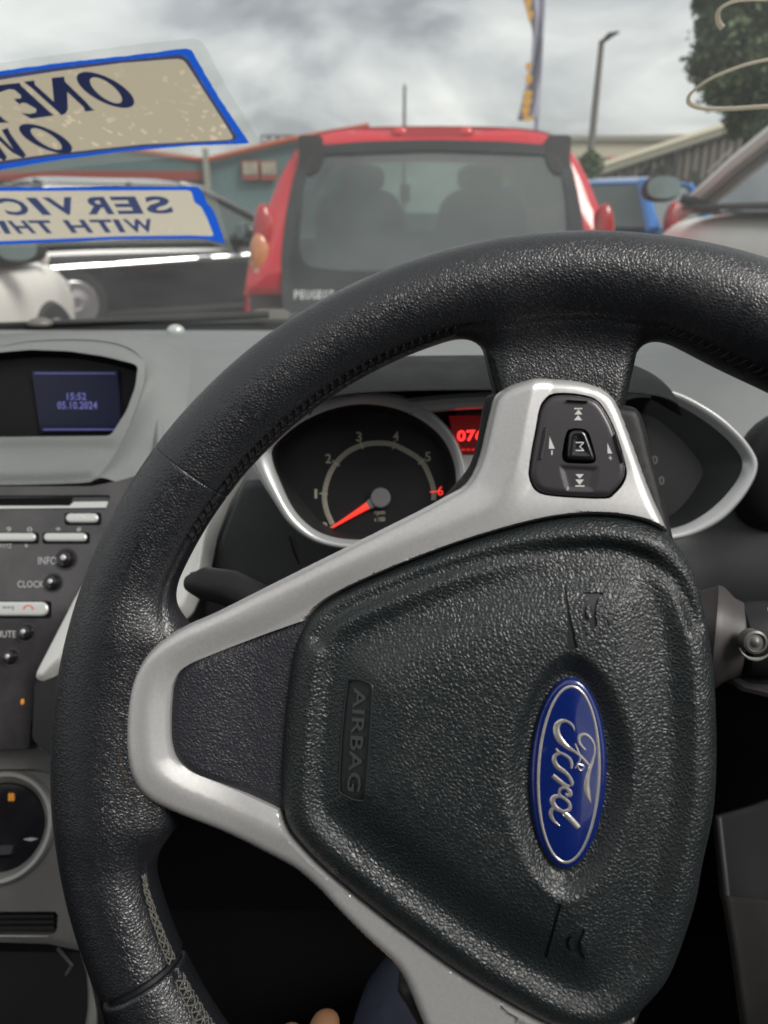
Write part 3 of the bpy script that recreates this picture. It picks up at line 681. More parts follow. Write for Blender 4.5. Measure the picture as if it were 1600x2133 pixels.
ford = [([(686,662),(668,612),(615,572),(560,570),(518,612),(512,680),(545,755),(605,812),(680,862),(740,905),(790,955),(850,1025)], [6,26,26,42,58,64,64,48,30,28,26,16]),
 ([(800,852),(758,812),(732,762),(742,714),(790,698),(845,735),(882,800),(888,880),(866,970),(832,1070),(812,1170),(815,1270),(850,1372)], [6,26,30,32,26,24,22,22,28,36,52,60,8]),
 ([(690,788),(722,858),(744,930),(722,990),(694,1028)], [24,18,20,18,12]),
 ([(712,985),(742,990),(776,1008),(776,1036),(750,1050),(728,1030),(718,1000)], [12,14,14,14,14,14,10]),
 ([(504,836),(528,872),(580,893),(635,932),(658,985),(656,1030)], [22,26,28,30,32,20]),
 ([(545,888),(500,905),(488,960),(520,1018),(580,1058),(625,1100),(662,1165),(660,1200)], [20,36,44,46,40,34,34,18]),
 ([(472,1104),(530,1150),(590,1192),(640,1210)], [42,44,36,22]),
 ([(560,1222),(600,1222),(642,1258),(646,1292),(612,1292),(600,1272)], [26,30,36,36,30,16]),
 ([(560,1218),(538,1255),(545,1298),(600,1335),(640,1385),(634,1436),(575,1456)], [26,26,30,30,32,34,30]),
 ([(548,1302),(492,1312),(470,1358),(500,1415),(560,1452)], [28,42,50,46,30]),
 ([(540,1430),(610,1492),(670,1552),(728,1615)], [20,50,52,46]),
 ([(500,1410),(460,1448),(458,1502),(490,1556),(540,1590)], [26,34,38,28,8])]
m_ = MB()
for i, (P_, W_) in enumerate(ford): stroke(m_, WF, z1(P_), [w_*KW for w_ in W_], -.00005+i*.000006, .00028, hf=hbz)
m_.build('badge_lettering', 'chrome', bd)

# ================================================================== CABIN: dashboard
dash = thing('dashboard', 'grey moulded dashboard with dials, small display and radio panel behind the steering wheel', 'dashboard', loc=(-.1, .6, .70))
def UP_(L): return [U(*p) for p in L]
# main skin: columns across, rows from the windscreen down to the knees
xs = [-900, -250, 0, 130, 262, 318, 350, 400, 470, 600, 800, 1000, 1200, 1400, 1520, 1650, 1850, 2300]
def drow(py, Y, dpy=None):
    return [U(x, py+(dpy(x) if dpy else 0), Y) for x in xs]
def zrow(Y, z): return [np.array([U(x, 690, 1.03)[0]*(Y+.0)/1.03*1.0, Y, z]) for x in xs]
bump_ = lambda x: 0
rows = [drow(688, 1.06), drow(691, 1.03), drow(712, .87, lambda x: -3*math.exp(-((x-150)/200)**2)), None, None, None, None, drow(1260, .595), drow(1500, .60)]
for k_, (py, Y_, Yd) in enumerate(((768, .74, .83), (880, .655, .80), (985, .615, .78), (1080, .60, .72))):
    rows[3+k_] = [U(x, py, Yd if -300 < x < 300 else Y_) for x in xs]
sheet('dash_skin', rows, 'dash', dash, 5)
# lower trim sheets (darker plastic) beside the column
def quad_sheet(name, L, m, par, thick=.004, n=5): return sheet(name, [UP_(r_) for r_ in L], m, par, n, thick)
quad_sheet('knee_panel', [[(512,1000,.585),(560,1000,.585),(700,1010,.585),(1000,1010,.585),(1300,1040,.585),(1420,1110,.585),(1560,1040,.575),(1800,1000,.56)],
                          [(452,1150,.575),(530,1140,.575),(700,1160,.575),(1000,1160,.575),(1300,1150,.575),(1440,1150,.575),(1560,1130,.565),(1800,1100,.55)],
                          [(428,1270,.57),(520,1270,.57),(700,1300,.57),(1000,1300,.57),(1300,1280,.57),(1440,1260,.57),(1560,1240,.56),(1800,1230,.545)],
                          [(410,1420,.60),(520,1420,.60),(700,1450,.60),(1000,1450,.60),(1300,1450,.60),(1440,1450,.60),(1560,1420,.59),(1800,1400,.57)]], 'dash_dark', dash)
seamb = MB(); seamb.tube(UP_([(603,1118,.572),(612,1150,.572),(626,1180,.572),(640,1215,.570)]), .0006, 6); seamb.build('panel_seam', 'dark', dash)
# ---- side air vent at the far right
vt = MB(); vt.ellipsoid(U(1650, 985, .57), (.045, .02, .05), 24, 16, p=.8); vt.build('side_vent', 'black_plastic', dash)

# ---- display pod on the middle of the dashboard
PF = Frame(U(150, 850, .66), (0, -math.cos(R(33)), math.sin(R(33))))
out_px = [(-260,770),(-120,735),(0,722),(60,711),(150,708),(225,713),(275,730),(298,750),(304,775),(300,805),(290,838),(278,870),(262,905),(240,945),(215,982),(190,1003),(100,1008),(0,1010),(-150,1010),(-260,990)]
hole_px = [(-200,790),(-100,755),(0,741),(70,735),(150,738),(225,749),(292,766),(286,810),(268,860),(236,913),(130,914),(30,915),(-60,915),(-150,900)]
po, ph_ = catmull(PF.pts(out_px), 5), PF.pts(hole_px)
ph_ = round_poly(ph_, .004, 3)
def h_pod(Q, d):
    dh = dist_poly(Q, ph_)
    return .004*sstep(d, 0, .010)+.003*sstep(-dh, -.012, 0)
pod = patch('display_pod', PF, po, h_pod, 'dash', dash, holes=[ph_], s=.006, band=.012, sf=.0025, wall=.02, hole_wall=.055)
pod.data.materials.append(M['black_plastic'])
for p_ in pod.data.polygons:                                     # the deep inner walls are black
    c_ = np.array(p_.center)
    if len(p_.vertices) == 4:
        q = np.array(mwof(dash))[:3, :3]@c_+np.array(mwof(dash))[:3, 3]; q2 = q-PF.o; uv_ = np.array([[q2@PF.ex, q2@PF.ey]])
        if dist_poly(uv_, ph_)[0] < .0015: p_.material_index = 1
E_px = [(-260,762),(-120,733),(0,721),(60,711),(150,707),(225,712),(272,727),(297,750),(304,775),(300,805),(290,838),(278,870),(262,905),(240,945),(215,980),(192,1000),(180,1008)]
O_px = [(-300,712,.90),(-130,706,.90),(0,703,.90),(70,700,.90),(160,698,.90),(260,698,.90),(340,702,.895),(392,716,.85),(405,745,.785),(404,785,.728),(396,830,.688),(384,872,.660),(366,915,.640),(342,950,.627),(312,978,.616),(288,994,.611),(262,1012,.606)]
E_ = [PF.P(*PF.px(x, y, .001), .001) for x, y in E_px]; O_ = [U(*p) for p in O_px]
M1 = [e*.55+o*.45+np.array([0, -.002, .007]) for e, o in zip(E_, O_)]
sheet('pod_flank', [E_, M1, O_], 'dash', dash, 6)
SF = Frame(U(150, 850, .685), (0, -math.cos(R(8)), math.sin(R(8))))
mb = MB(); prism(mb, SF, SF.pts([(-220,745),(300,745),(262,925),(-170,925)]), -.03, -.004); mb.build('display_back', 'black_plastic', pod)
mb = MB(); prism(mb, SF, SF.pts([(66,773),(244,773),(252,897),(84,900)]), -.003, .0); scr = mb.build('display', 'screen', pod, smooth=False)
for L_ in ([(72,776),(240,776),(240,779),(72,779)], [(90,893),(248,893),(248,896),(90,896)]): mb = MB(); prism(mb, SF, SF.pts(L_), .0002, .0005); mb.build('display_line', 'screen_line', pod, smooth=False)
text_quad('display_text', SF, '15:52', SF.pts([(140,833),(180,833),(180,818),(140,818)]), .0006, 'screen_text', pod, bold=.02)
text_quad('display_text', SF, '05.10.2024', SF.pts([(120,852),(203,852),(203,836),(120,836)]), .0006, 'screen_text', pod, bold=.02)

# ---- radio panel
RF = Frame(U(100, 1020, .60), np.cross(np.array([1, 0, 0]), U(100, 1500, .50)-U(100, 1020, .60))*-1)
if RF.n[1] > 0: RF = Frame(U(100, 1020, .60), -RF.n)
rad_px = [(-420,1014),(190,1013),(245,1002),(303,985),(262,1070),(190,1200),(120,1330),(70,1440),(60,1560),(-420,1560)]
slot = RF.pts([(-300,1033),(232,1031),(226,1044),(222,1060),(-300,1062)])
rp = patch('radio_panel', RF, RF.pts(rad_px), lambda Q, d: .0*d, 'radio', dash, holes=[slot], s=.01, band=.003, sf=.004, wall=.02, hole_wall=.006)
def RB(L, h0, h1, m, name, par=rp, rr=None):
    P_ = RF.pts(L); P_ = round_poly(P_, rr, 5) if rr else P_
    mb = MB(); prism(mb, RF, P_, h0, h1); return mb.build(name, m, par, sharp=30)
RB([(-300,1036),(150,1036),(143,1054),(-300,1056)], -.006, -.004, 'dark', 'disc_slot')
RB([(150,1034),(230,1032),(226,1046),(145,1047)], -.006, -.003, 'button', 'disc_slot_cover')
RB([(-300,1055),(146,1054),(155,1046),(226,1045),(222,1058),(-300,1063)], -.005, .0012, 'pill', 'slot_lip', rr=.0008)
def pill(x0, x1, y0, y1, m='pill', name='key', h=.0022, sk=0):
    r_ = (y1-y0)/2; L = [(x1-r_+r_*math.cos(a), (y0+y1)/2+r_*math.sin(a)) for a in np.linspace(-math.pi/2, math.pi/2, 8)]+[(x0+r_-r_*math.cos(a), (y0+y1)/2+r_*math.sin(a)) for a in np.linspace(math.pi/2, -math.pi/2, 8)]
    P_ = RF.pts(L); o_ = patch(name, RF, P_, lambda Q, d: h+edge_round(d, .0015, .0012), m, rp, s=.0016, band=.002, sf=.0008, wall=.003); return o_
def shade(x0, x1, y0, y1):
    L = [(x0-3, y0-2), (x1+5, y0-2), (x1+5, y1+5), (x0-3, y1+5)]; RB(L, .0, .0004, 'dark', 'key_shade', rr=.0025)  # dark plate reaching further down and right: painted shade round each key
for a_ in ((138,206,1070,1089), (92,182,1111,1128), (-120,76,1111,1128), (-200,102,1254,1283)):
    shade(*a_); pill(*a_)
# round chrome-tipped knobs, each in its dished seat
for x, y, r_ in ((138,1165,17), (111,1214,14.5), (55,1318,14.5), (23,1369,13.5)):
    c = RF.px(x, y); k_ = r_/1600*.66; f2 = Frame(RF.P(*c), RF.n)
    mb = MB(); mb.lathe([(k_*1.35, 0), (k_*1.3, .0006), (k_*1.05, .0004), (k_, .0)], f2, 28); ring = mb.build('knob_seat', 'button', rp)
    mb = MB(); mb.lathe([(k_, 0), (k_*.98, .0035), (k_*.8, .0052), (k_*.4, .0060), (.0001, .0062)], f2, 28); mb.build('knob', 'black_gloss', rp)
    mb = MB(); mb.ellipsoid((-.0002, .0006, .0056), (k_*.36, k_*.36, .0012), 12, 8, f2); mb.build('knob_tip', 'pill', rp)
for t_, q in (('INFO', (80,118,1176,1160)), ('CLOCK', (37,92,1224,1210)), ('MUTE', (-8,34,1328,1314)), ('9', (14,24,1108,1098)), ('0', (57,68,1108,1098)), ('*', (117,127,1106,1098)), ('#', (160,170,1108,1098)), ('WXYZ', (-6,25,1142,1133)), ('+', (51,60,1141,1133))):
    text_quad('panel_lettering', RF, t_, RF.pts([(q[0],q[2]),(q[1],q[2]),(q[1],q[3]),(q[0],q[3])]), .0006, 'print_grey', rp, bold=.01)
for t_, m_, q in ((u'>>|', 'dark', (6,28,1271,1262)),): text_quad('key_symbol', RF, t_, RF.pts([(q[0],q[2]),(q[1],q[2]),(q[1],q[3]),(q[0],q[3])], .0022), .00225, m_, rp, bold=.02)
mb = MB(); stroke(mb, RF, RF.pts([(49,1269),(53,1263),(60,1261),(66,1264),(69,1270)], .0022), [.0018,.0011,.0009,.0011,.0018], .0022, .0002); mb.build('key_symbol', 'red_print', rp)
mb = MB(); stroke(mb, RF, RF.pts([(161,1081),(168,1075),(175,1081)], .0022), [.0008,.0022,.0008], .0022, .0002); mb.build('key_symbol', 'print', rp)
mb = MB(); mb.ellipsoid((*RF.px(47, 1462), .0004), (.0016, .0024, .0006), 10, 6, RF); mb.build('orange_glint', 'orange', rp)  # orange dot stands in for a small reflection on the panel
# ---- satin strip beside the radio
TF = Frame(U(250, 1150, .556), RF.n+np.array([.18, 0, 0]))
strip = [(306,975),(360,955),(440,935),(520,938),(512,985),(478,1050),(452,1120),(438,1195),(400,1280),(300,1350),(185,1388),(140,1398),(88,1420),(74,1412),(78,1398),(150,1258),(235,1102)]
sp_ = round_poly(TF.pts(strip), .004, 4)
patch('satin_strip', TF, sp_, lambda Q, d: .006*sstep(d, 0, .012)+.002*sstep(d, 0, .003)-.004*np.exp(-((d-.020)/.007)**2), 'silver_trim', dash, s=.004, band=.012, sf=.0018, wall=.012)
# housing under the strip
mb = MB(); prism(mb, TF, round_poly(TF.pts([(72,1420),(138,1398),(240,1370),(280,1420),(280,1620),(110,1580),(66,1540)]), .004), -.02, -.001); mb.build('console_corner', 'black_plastic', dash)

# ---- heater panel
HF = Frame(U(60, 1620, .50), np.cross(np.array([-1, 0, 0]), U(60, 1960, .425)-U(60, 1620, .50)))
if HF.n[1] > 0: HF = Frame(U(60, 1620, .50), -HF.n)
M['console'] = mat('console satin grey', (.16, .155, .15), .42, metal=.3, spec=.5, noise=(40, (.19, .185, .18)))
M['console_light'] = mat('console light ring', (.36, .36, .34), .32, metal=.5, spec=.5)
vs_ = [(-420,1590),(120,1590),(200,1640),(215,1800),(200,1960),(176,1982),(100,1966),(-420,1950)]
slot2 = round_poly(HF.pts([(-420,1898),(118,1898),(123,1904),(121,1938),(112,1946),(-420,1942)]), .0012, 3)
kc = HF.px(6, 1722); kr = 105/1600*.62
hole = np.array([kc+kr*np.array([math.cos(a), math.sin(a)]) for a in np.linspace(0, 2*np.pi, 48, endpoint=False)])
hp = patch('heater_panel', HF, HF.pts(vs_), lambda Q, d: .002*sstep(d, 0, .005), 'console', dash, holes=[slot2, hole], s=.008, band=.006, sf=.003, wall=.02, hole_wall=.012)
mb = MB(); prism(mb, HF, HF.pts([(-430,1880),(130,1880),(130,1955),(-430,1955)]), -.014, -.008); mb.build('slot_back', 'black_gloss', hp)
for y_ in (1908, 1920, 1932): mb = MB(); prism(mb, HF, HF.pts([(-420,y_),(108,y_),(108,y_+6),(-420,y_+6)]), -.008, -.004); mb.build('slot_rib', 'black_plastic', hp)
mb = MB(); mb.tube([HF.P(*HF.px(x, y), .0012) for x, y in ((-420,1944),(60,1949),(108,1949),(120,1944),(123,1930))], .0007, 6); mb.build('slot_edge', 'pill', hp)
kf = Frame(HF.P(*kc), HF.n)
mb = MB(); mb.lathe([(kr*1.06, -.002), (kr*1.05, .004), (kr*1.0, .006), (kr*.93, .0055), (kr*.83, .001), (kr*.82, -.006)], kf, 64); mb.build('dial_ring', 'console_light', hp)
mb = MB(); mb.lathe([(kr*.815, -.008), (kr*.815, -.001), (kr*.78, .001), (kr*.5, .0015), (.0005, .0015)], kf, 48); dk = mb.build('heater_dial', 'black_gloss', hp)
for (x, y, s_) in ((26,1660,7),):
    mb = MB()
    for k in range(3): prism(mb, HF, HF.pts([(x-s_,y-6+5*k),(x+s_,y-6+5*k),(x+s_,y-4+5*k),(x-s_,y-4+5*k)]), .0018, .0021)
    for k in range(2): prism(mb, HF, HF.pts([(x-4+6*k,y-9),(x-2+6*k,y-9),(x-2+6*k,y+9),(x-4+6*k,y+9)]), .0021, .0024)
    mb.build('dial_symbol', 'orange', hp, smooth=False)
mb = MB(); prism(mb, HF, HF.pts([(50,1748),(66,1744),(82,1747),(66,1752)]), .0018, .0021); mb.build('dial_symbol', 'print_grey', hp, smooth=False)
text_quad('dial_symbol', HF, 'OFF', HF.pts([(22,1826),(46,1826),(46,1819),(22,1819)]), .0019, 'print_grey', hp)
mb = MB(); prism(mb, HF, HF.pts([(-60,1762),(34,1760),(30,1778),(-60,1784)]), .0018, .006); mb.build('dial_grip', 'button', hp)
# chrome edged ledges between radio and heater
for y0, y1, Y_, m_ in ((1520,1546,.515,'console'), (1552,1562,.508,'pill'), (1566,1606,.506,'console')):
    mb = MB(); P0 = [U(-400, y0, Y_), U(60+(y0-1520)*.6, y0-6, Y_), U(118, y0+12, Y_-.004)]; P1 = [U(-400, y1, Y_-.008), U(70, y1-4, Y_-.008), U(122, y1+6, Y_-.010)]
    V = P0+P1+[p+np.array([0, .012, -.003]) for p in P0+P1]
    mb.add(V, [(0,1,4,3),(1,2,5,4),(6,9,10,7),(7,10,11,8),(0,6,7,1),(1,7,8,2),(3,4,10,9),(4,5,11,10),(2,8,11,5),(0,3,9,6)]); mb.build('console_ledge', m_, dash, smooth=False)

# ================================================================== instruments
CF = Frame(U(760, 975, .50), (0, -math.cos(R(20)), math.sin(R(20))))
cl = thing('instrument_cluster', 'twin dials in silver almond shaped rings with a red digital readout between', 'instrument cluster', m4=CF.mat4())
L_out = [(523,945),(545,915),(590,870),(650,836),(710,819),(765,815),(830,823),(885,848),(930,885),(958,930),(972,985),(972,1040),(950,1085),(900,1120),(840,1140),(760,1146),(690,1140),(640,1122),(600,1088),(568,1040),(535,985)]
L_in = [(567,935),(590,908),(630,878),(680,855),(740,842),(800,845),(855,862),(905,895),(935,935),(950,985),(946,1035),(920,1075),(870,1105),(800,1120),(730,1124),(672,1112),(632,1085),(605,1050),(582,1000),(568,962)]
R_out = [(1230,860),(1260,825),(1310,806),(1345,804),(1400,814),(1450,836),(1500,868),(1545,910),(1572,950),(1576,975),(1566,1005),(1540,1045),(1500,1085),(1450,1112),(1400,1126),(1330,1130),(1270,1110),(1235,1060),(1215,1000),(1214,930)]
R_in = [(1245,880),(1280,845),(1330,828),(1390,834),(1440,858),(1490,892),(1530,930),(1548,962),(1540,995),(1510,1035),(1470,1070),(1420,1096),(1360,1106),(1300,1098),(1262,1060),(1240,1000),(1235,930)]
def gauge(Lo, Li, inner_px):
    O = resample(catmull(CF.pts(Lo), 5), .0022); n = len(O)
    I = catmull(CF.pts(Li), 8); c = O.mean(0)
    def at_ang(P_, a):                            # radius of contour at angle
        an = np.arctan2(P_[:, 1]-c[1], P_[:, 0]-c[0]); o_ = np.argsort(an); return np.interp(a, an[o_], np.hypot(*(P_-c).T)[o_], period=2*np.pi)
    an = np.arctan2(O[:, 1]-c[1], O[:, 0]-c[0]); rO = np.hypot(*(O-c).T); rI = at_ang(I, an)
    rD = at_ang(catmull(CF.pts(inner_px), 8), an)
    def ringv(r_, h): return [CF.P(c[0]+r*math.cos(a), c[1]+r*math.sin(a), h) for r, a in zip(r_, an)]
    prof = [(rO*.985, -.055), (rO*.995, -.010), (rO, .0), (rO*.985, .0035), (rO*.72+rI*.28, .0048), (rO*.35+rI*.65, .0030), (rI, -.001)]
    V = []; [V.extend(ringv(r_, h)) for r_, h in prof]
    F = [(j*n+i, j*n+(i+1) % n, (j+1)*n+(i+1) % n, (j+1)*n+i) for j in range(len(prof)-1) for i in range(n)]
    b = mesh('dial_bezel', V, F, 'gauge_ring', cl)
    prof = [(rI, -.001), (rI*.985, -.002), (rI*.45+rD*.55, -.012), (rD, -.022)]
    V = []; [V.extend(ringv(r_, h)) for r_, h in prof]; F = [(j*n+i, j*n+(i+1) % n, (j+1)*n+(i+1) % n, (j+1)*n+i) for j in range(3) for i in range(n)]
    mesh('dial_surround', V, F, 'gauge_cone', cl)
    V = ringv(rD*1.01, -.0215); mesh('dial_face', V, [tuple(range(n))], 'gauge', cl, smooth=False)
    V = ringv(rI*1.0, -.0015); mesh('dial_lens', V, [tuple(range(n))], 'lens', cl, smooth=False)
M['gauge_ring'] = mat('satin dial ring', (.52, .53, .53), .32, metal=.45, spec=.6, coat=.25)
gauge(L_out, L_in, [(575,945),(600,905),(650,872),(720,852),(790,850),(850,870),(900,905),(928,950),(938,1000),(930,1040),(900,1080),(850,1105),(770,1118),(700,1108),(660,1085),(630,1050),(600,1010),(580,975)])
gauge(R_out, R_in, [(1250,900),(1290,862),(1330,850),(1380,862),(1420,890),(1460,930),(1490,975),(1475,1015),(1440,1060),(1400,1085),(1350,1092),(1300,1085),(1265,1045),(1250,980)])
HD = -.0213
def dpx(x, y): return CF.px(x, y, HD)
c6 = lambda x, y: (480+x/2.807, 700+y/2.807)
dc = dpx(*c6(878, 945))                            # needle pivot
arc_px = [c6(*p) for p in ((597,1100),(562,1020),(550,925),(575,820),(625,735),(690,675),(770,638),(860,625),(950,635),(1045,680),(1120,735),(1165,820),(1190,905),(1188,960))]
A_ = catmull(np.array([dpx(*p) for p in arc_px]), 8, False)
mb = MB(); stroke(mb, CF, A_, [.0034]*2, HD, .0001, n=1); mb.build('scale_arc', 'dial_print', cl)
mb = MB(); stroke(mb, CF, A_, [.0021]*2, HD+.00015, .0001, n=1); mb.build('scale_arc', 'gauge', cl)
mb = MB(); N_ = len(A_)
for k in range(0, N_-1):
    t_ = (A_[k+1]-A_[k]); p = A_[k]; nn = np.array([-t_[1], t_[0]])/np.linalg.norm(t_)
    q = [p+nn*.0009, p+nn*.0009+t_*.75, p-nn*.0009+t_*.75, p-nn*.0009]; prism(mb, CF, q, HD+.0003, HD+.0004)
mb.build('scale_arc', 'dial_print', cl, smooth=False)
nums = {'0': ((550,1115),(600,1110)), '1': ((500,922),(548,922)), '2': ((573,716),(620,745)), '3': ((752,588),(768,640)), '4': ((968,585),(955,640)), '5': ((1155,705),(1115,735)), '6': ((1228,905),(1190,910))}
for k_, (p, t_) in nums.items():
    c = dpx(*c6(*p)); s_ = .0037; w1 = .45 if k_ == '1' else 1; m_ = 'needle' if k_ == '6' else 'dial_print'
    text_quad('scale_numeral', CF, k_, [c+np.array(d_)*s_ for d_ in ((-.55*w1,-.9),(.55*w1,-.9),(.55*w1,.9),(-.55*w1,.9))], HD+.0002, m_, cl, bold=.012)
    mb = MB(); q = dpx(*c6(*t_)); dd = q-dc; dd /= np.linalg.norm(dd); stroke(mb, CF, np.array([q-dd*.0028, q, q+dd*.0034]), [.0009]*2, HD+.0005, .0001, n=1); mb.build('scale_mark', 'dial_print' if k_ != '6' else 'needle', cl)
mb = MB(); tip = dpx(*c6(597, 1118)); root = dc+(tip-dc)*.26
stroke(mb, CF, np.array([tip, tip*.6+root*.4, root]), [.0013, .0026, .0050], HD+.0045, .0008, n=3); mb.build('needle', 'needle', cl)
mb = MB(); stroke(mb, CF, np.array([root+(tip-dc)*.02, dc]), [.0052, .0110], HD+.0042, .0008, n=2); f2 = Frame(CF.P(*dc, HD), CF.n)
mb.lathe([(.0072, .0), (.0072, .0050), (.0066, .0062), (.0055, .0064), (.0002, .0060)], f2, 32); mb.build('needle_hub', 'hub', cl)
for t_, y0 in (('rpm', 1065), ('x 1000', 1077)):
    text_quad('dial_lettering', CF, t_, [dpx(780, y0+9), dpx(802, y0+9), dpx(802, y0), dpx(780, y0)], HD+.0002, 'dial_print', cl, bold=.01)
# right dial: two numerals and part of a ring of marks
for x, y in ((1364,958),(1378,1001)):
    text_quad('scale_numeral', CF, '0', [dpx(x-6,y+9), dpx(x+6,y+9), dpx(x+6,y-9), dpx(x-6,y-9)], HD+.0002, 'dial_shade', cl, bold=.02)
# centre panel with the red readout
q = CF.pts([(952,800),(1250,792),(1250,1150),(976,1150)]); mb = MB(); prism(mb, CF, q, -.045, -.020); mb.build('centre_panel', 'gauge_cone', cl, smooth=False)
mb = MB(); prism(mb, CF, CF.pts([(936,866),(1200,862),(1200,948),(950,948)], -.018), -.022, -.0175); mb.build('readout_glass', 'lcd_red_bg', cl, smooth=False)
text_quad('readout_digits', CF, '076', CF.pts([(952,920),(1008,918),(1008,894),(952,896)], -.017), -.0170, 'lcd_red', cl, bold=.035)
mb = MB()
for k in range(6): prism(mb, CF, CF.pts([(952+k*10,934),(959+k*10,934),(959+k*10,939),(952+k*10,939)], -.017), -.0172, -.0170)
mb.build('readout_digits', 'lcd_red_dim', cl, smooth=False)
# pale lower panel beside the readout and the bright strip above
mb = MB(); mb.tube([CF.P(*CF.px(x, y, -.001), -.001) for x, y in ((850,846),(900,841),(960,836),(1040,832),(1180,830),(1260,834))], .0058, 10); mb.build('upper_strip', 'gauge_ring', cl)
mb = MB(); prism(mb, CF, round_poly(CF.pts([(945,948),(1230,946),(1230,1080),(960,1080)], -.012), .003), -.03, -.012); mb.build('lower_strip', 'silver_trim', cl)
# binnacle hood
mb = MB(); prism(mb, CF, CF.pts([(640,792),(1400,792),(1400,870),(640,870)]), -.075, -.030); mb.build('visor_back', 'black_plastic', cl)
hood_rows = []
for (Y_, zt, f_) in ((.600, 1.006, 1.02), (.570, 1.021, 1.01), (.52, 1.026, 1.0), (.487, 1.0245, .995), (.468, 1.0205, .985), (.468, 1.0175, .98), (.52, 1.0165, .97)):
    xl, xr = U(640, 800, .48)[0], U(1416, 800, .48)[0]; row = []
    for k in range(25):
        t_ = math.copysign(1-(1-abs(k/12-1))**1.5, k/12-1); x = (xl+xr)/2+(xr-xl)/2*t_*f_; drop = .013*(1-math.sqrt(max(0, 1-abs(t_)**9)))+.003*abs(t_)**2
        row.append(np.array([x, Y_, zt-drop]))
    hood_rows.append(row)
sheet('binnacle_hood', hood_rows, 'hood', cl, 4)
# closing body round the dials down to the dash
mb = MB(); prism(mb, CF, round_poly(CF.pts([(560,870),(760,822),(1000,835),(1330,812),(1540,930),(1550,1000),(1420,1118),(1270,1110),(1000,1100),(760,1138),(620,1090),(550,960)]), .01), -.12, -.046); mb.build('cluster_body', 'dash_dark', cl)

# ================================================================== steering column with stalks
SCF = Frame(U(1180, 1560, .36), WF.n)
colm = thing('steering_column', 'black steering column shroud with a round knobbed stalk to the right', 'steering column', m4=SCF.mat4())
mb = MB(); c0 = WF.P(0, .01, -.05); c1 = WF.P(0, .03, -.26)
V = []; F = []
for i, t_ in enumerate(np.linspace(0, 1, 8)):
    for k in range(32):
        a = 2*math.pi*k/32; sx_, sy_ = .075+.012*t_, .050+.010*t_; cx_, cy_ = math.cos(a), math.sin(a)
        V.append(WF.P(sx_*math.copysign(abs(cx_)**.6, cx_)+.0, .01+.02*t_+sy_*math.copysign(abs(cy_)**.6, cy_)-.01, -.085-.15*t_))
F = [(i*32+k, i*32+(k+1) % 32, (i+1)*32+(k+1) % 32, (i+1)*32+k) for i in range(7) for k in range(32)]+[tuple(range(31, -1, -1))]
mb.add(V, F).build('shroud', 'black_plastic', colm)
def stalk(px0, py0, px1, py1, Y0, Y1, prof, m):
    a, b = U(px0, py0, Y0), U(px1, py1, Y1); L = np.linalg.norm(b-a); f2 = Frame(a, (b-a)/L)
    mb = MB(); mb.lathe([(r_, t_*L) for r_, t_ in prof], f2, 28); return mb.build('stalk', m, colm), f2, L
M['collar'] = mat('satin collar', (.055, .049, .049), .45, spec=.5, noise=(60, (.07, .062, .062)))
a, b = U(1478, 1325, .385), U(1550, 1335, .378); f2 = Frame(a, (b-a)); L = np.linalg.norm(b-a)
mb = MB(); mb.lathe([(.020, -.02), (.0285, 0), (.0300, L*.12), (.0290, L*.3), (.0235, L*.62), (.0215, L*.9), (.020, L)], f2, 36); mb.build('stalk_collar', 'collar', colm)
st, f3, L3 = stalk(1530, 1335, 1900, 1325, .378, .37, [(.0180, 0), (.0210, .03), (.0222, .12), (.021, .4), (.019, .8), (.012, 1)], 'black_plastic')
kf2 = Frame(U(1572, 1337, .352), (-.05, -1, .35)); mb = MB(); mb.lathe([(.0062, -.006), (.0062, .0015), (.0050, .0022), (.0045, .0010), (.003, .0012), (.0015, .0026), (.0002, .003)], kf2, 24); mb.build('stalk_knob', 'console', st)
mb = MB(); stroke(mb, kf2, np.array([(.009*math.cos(a_), .009*math.sin(a_)) for a_ in np.linspace(R(200), R(340), 12)]), [.0006, .0022, .0006], .0015, .0006, n=2); mb.build('stalk_mark', 'console_light', st)
mb = MB(); stroke(mb, kf2, np.array([kf2.px(1594, 1268), kf2.px(1604, 1268)]), [.002, .002], .0026, .0005, n=1); mb.build('stalk_mark', 'print_grey', st)
# stalk seen end on at the left, mostly behind the rim
mb = MB(); mb.tube(UP_([(640,1330,.37),(560,1265,.38),(480,1225,.39),(425,1215,.395),(395,1215,.40)]), [.010,.0105,.0105,.0095,.005], 16); mb.build('stalk', 'black_plastic', colm)
mb = MB(); mb.tube(UP_([(398,1196,.40),(440,1189,.395),(500,1205,.39),(560,1235,.38)]), [.0012,.0018,.0018,.0012], 8); mb.build('stalk_edge', 'dash_dark', colm)
mb = MB(); mb.tube(UP_([(1498,1375,.372),(1512,1402,.372),(1545,1422,.372),(1620,1440,.372),(1750,1450,.372)]), [.002,.004,.005,.005,.004], 10); mb.build('shroud_edge', 'collar', colm)
mb = MB(); V = UP_([(1470,1385,.40),(1520,1420,.385),(1620,1452,.38),(1900,1480,.38),(1470,1700,.46),(1520,1700,.46),(1620,1700,.46),(1900,1700,.46)]); mb.add(V, [(0,1,5,4),(1,2,6,5),(2,3,7,6)]).build('lower_shroud', 'black_plastic', colm)

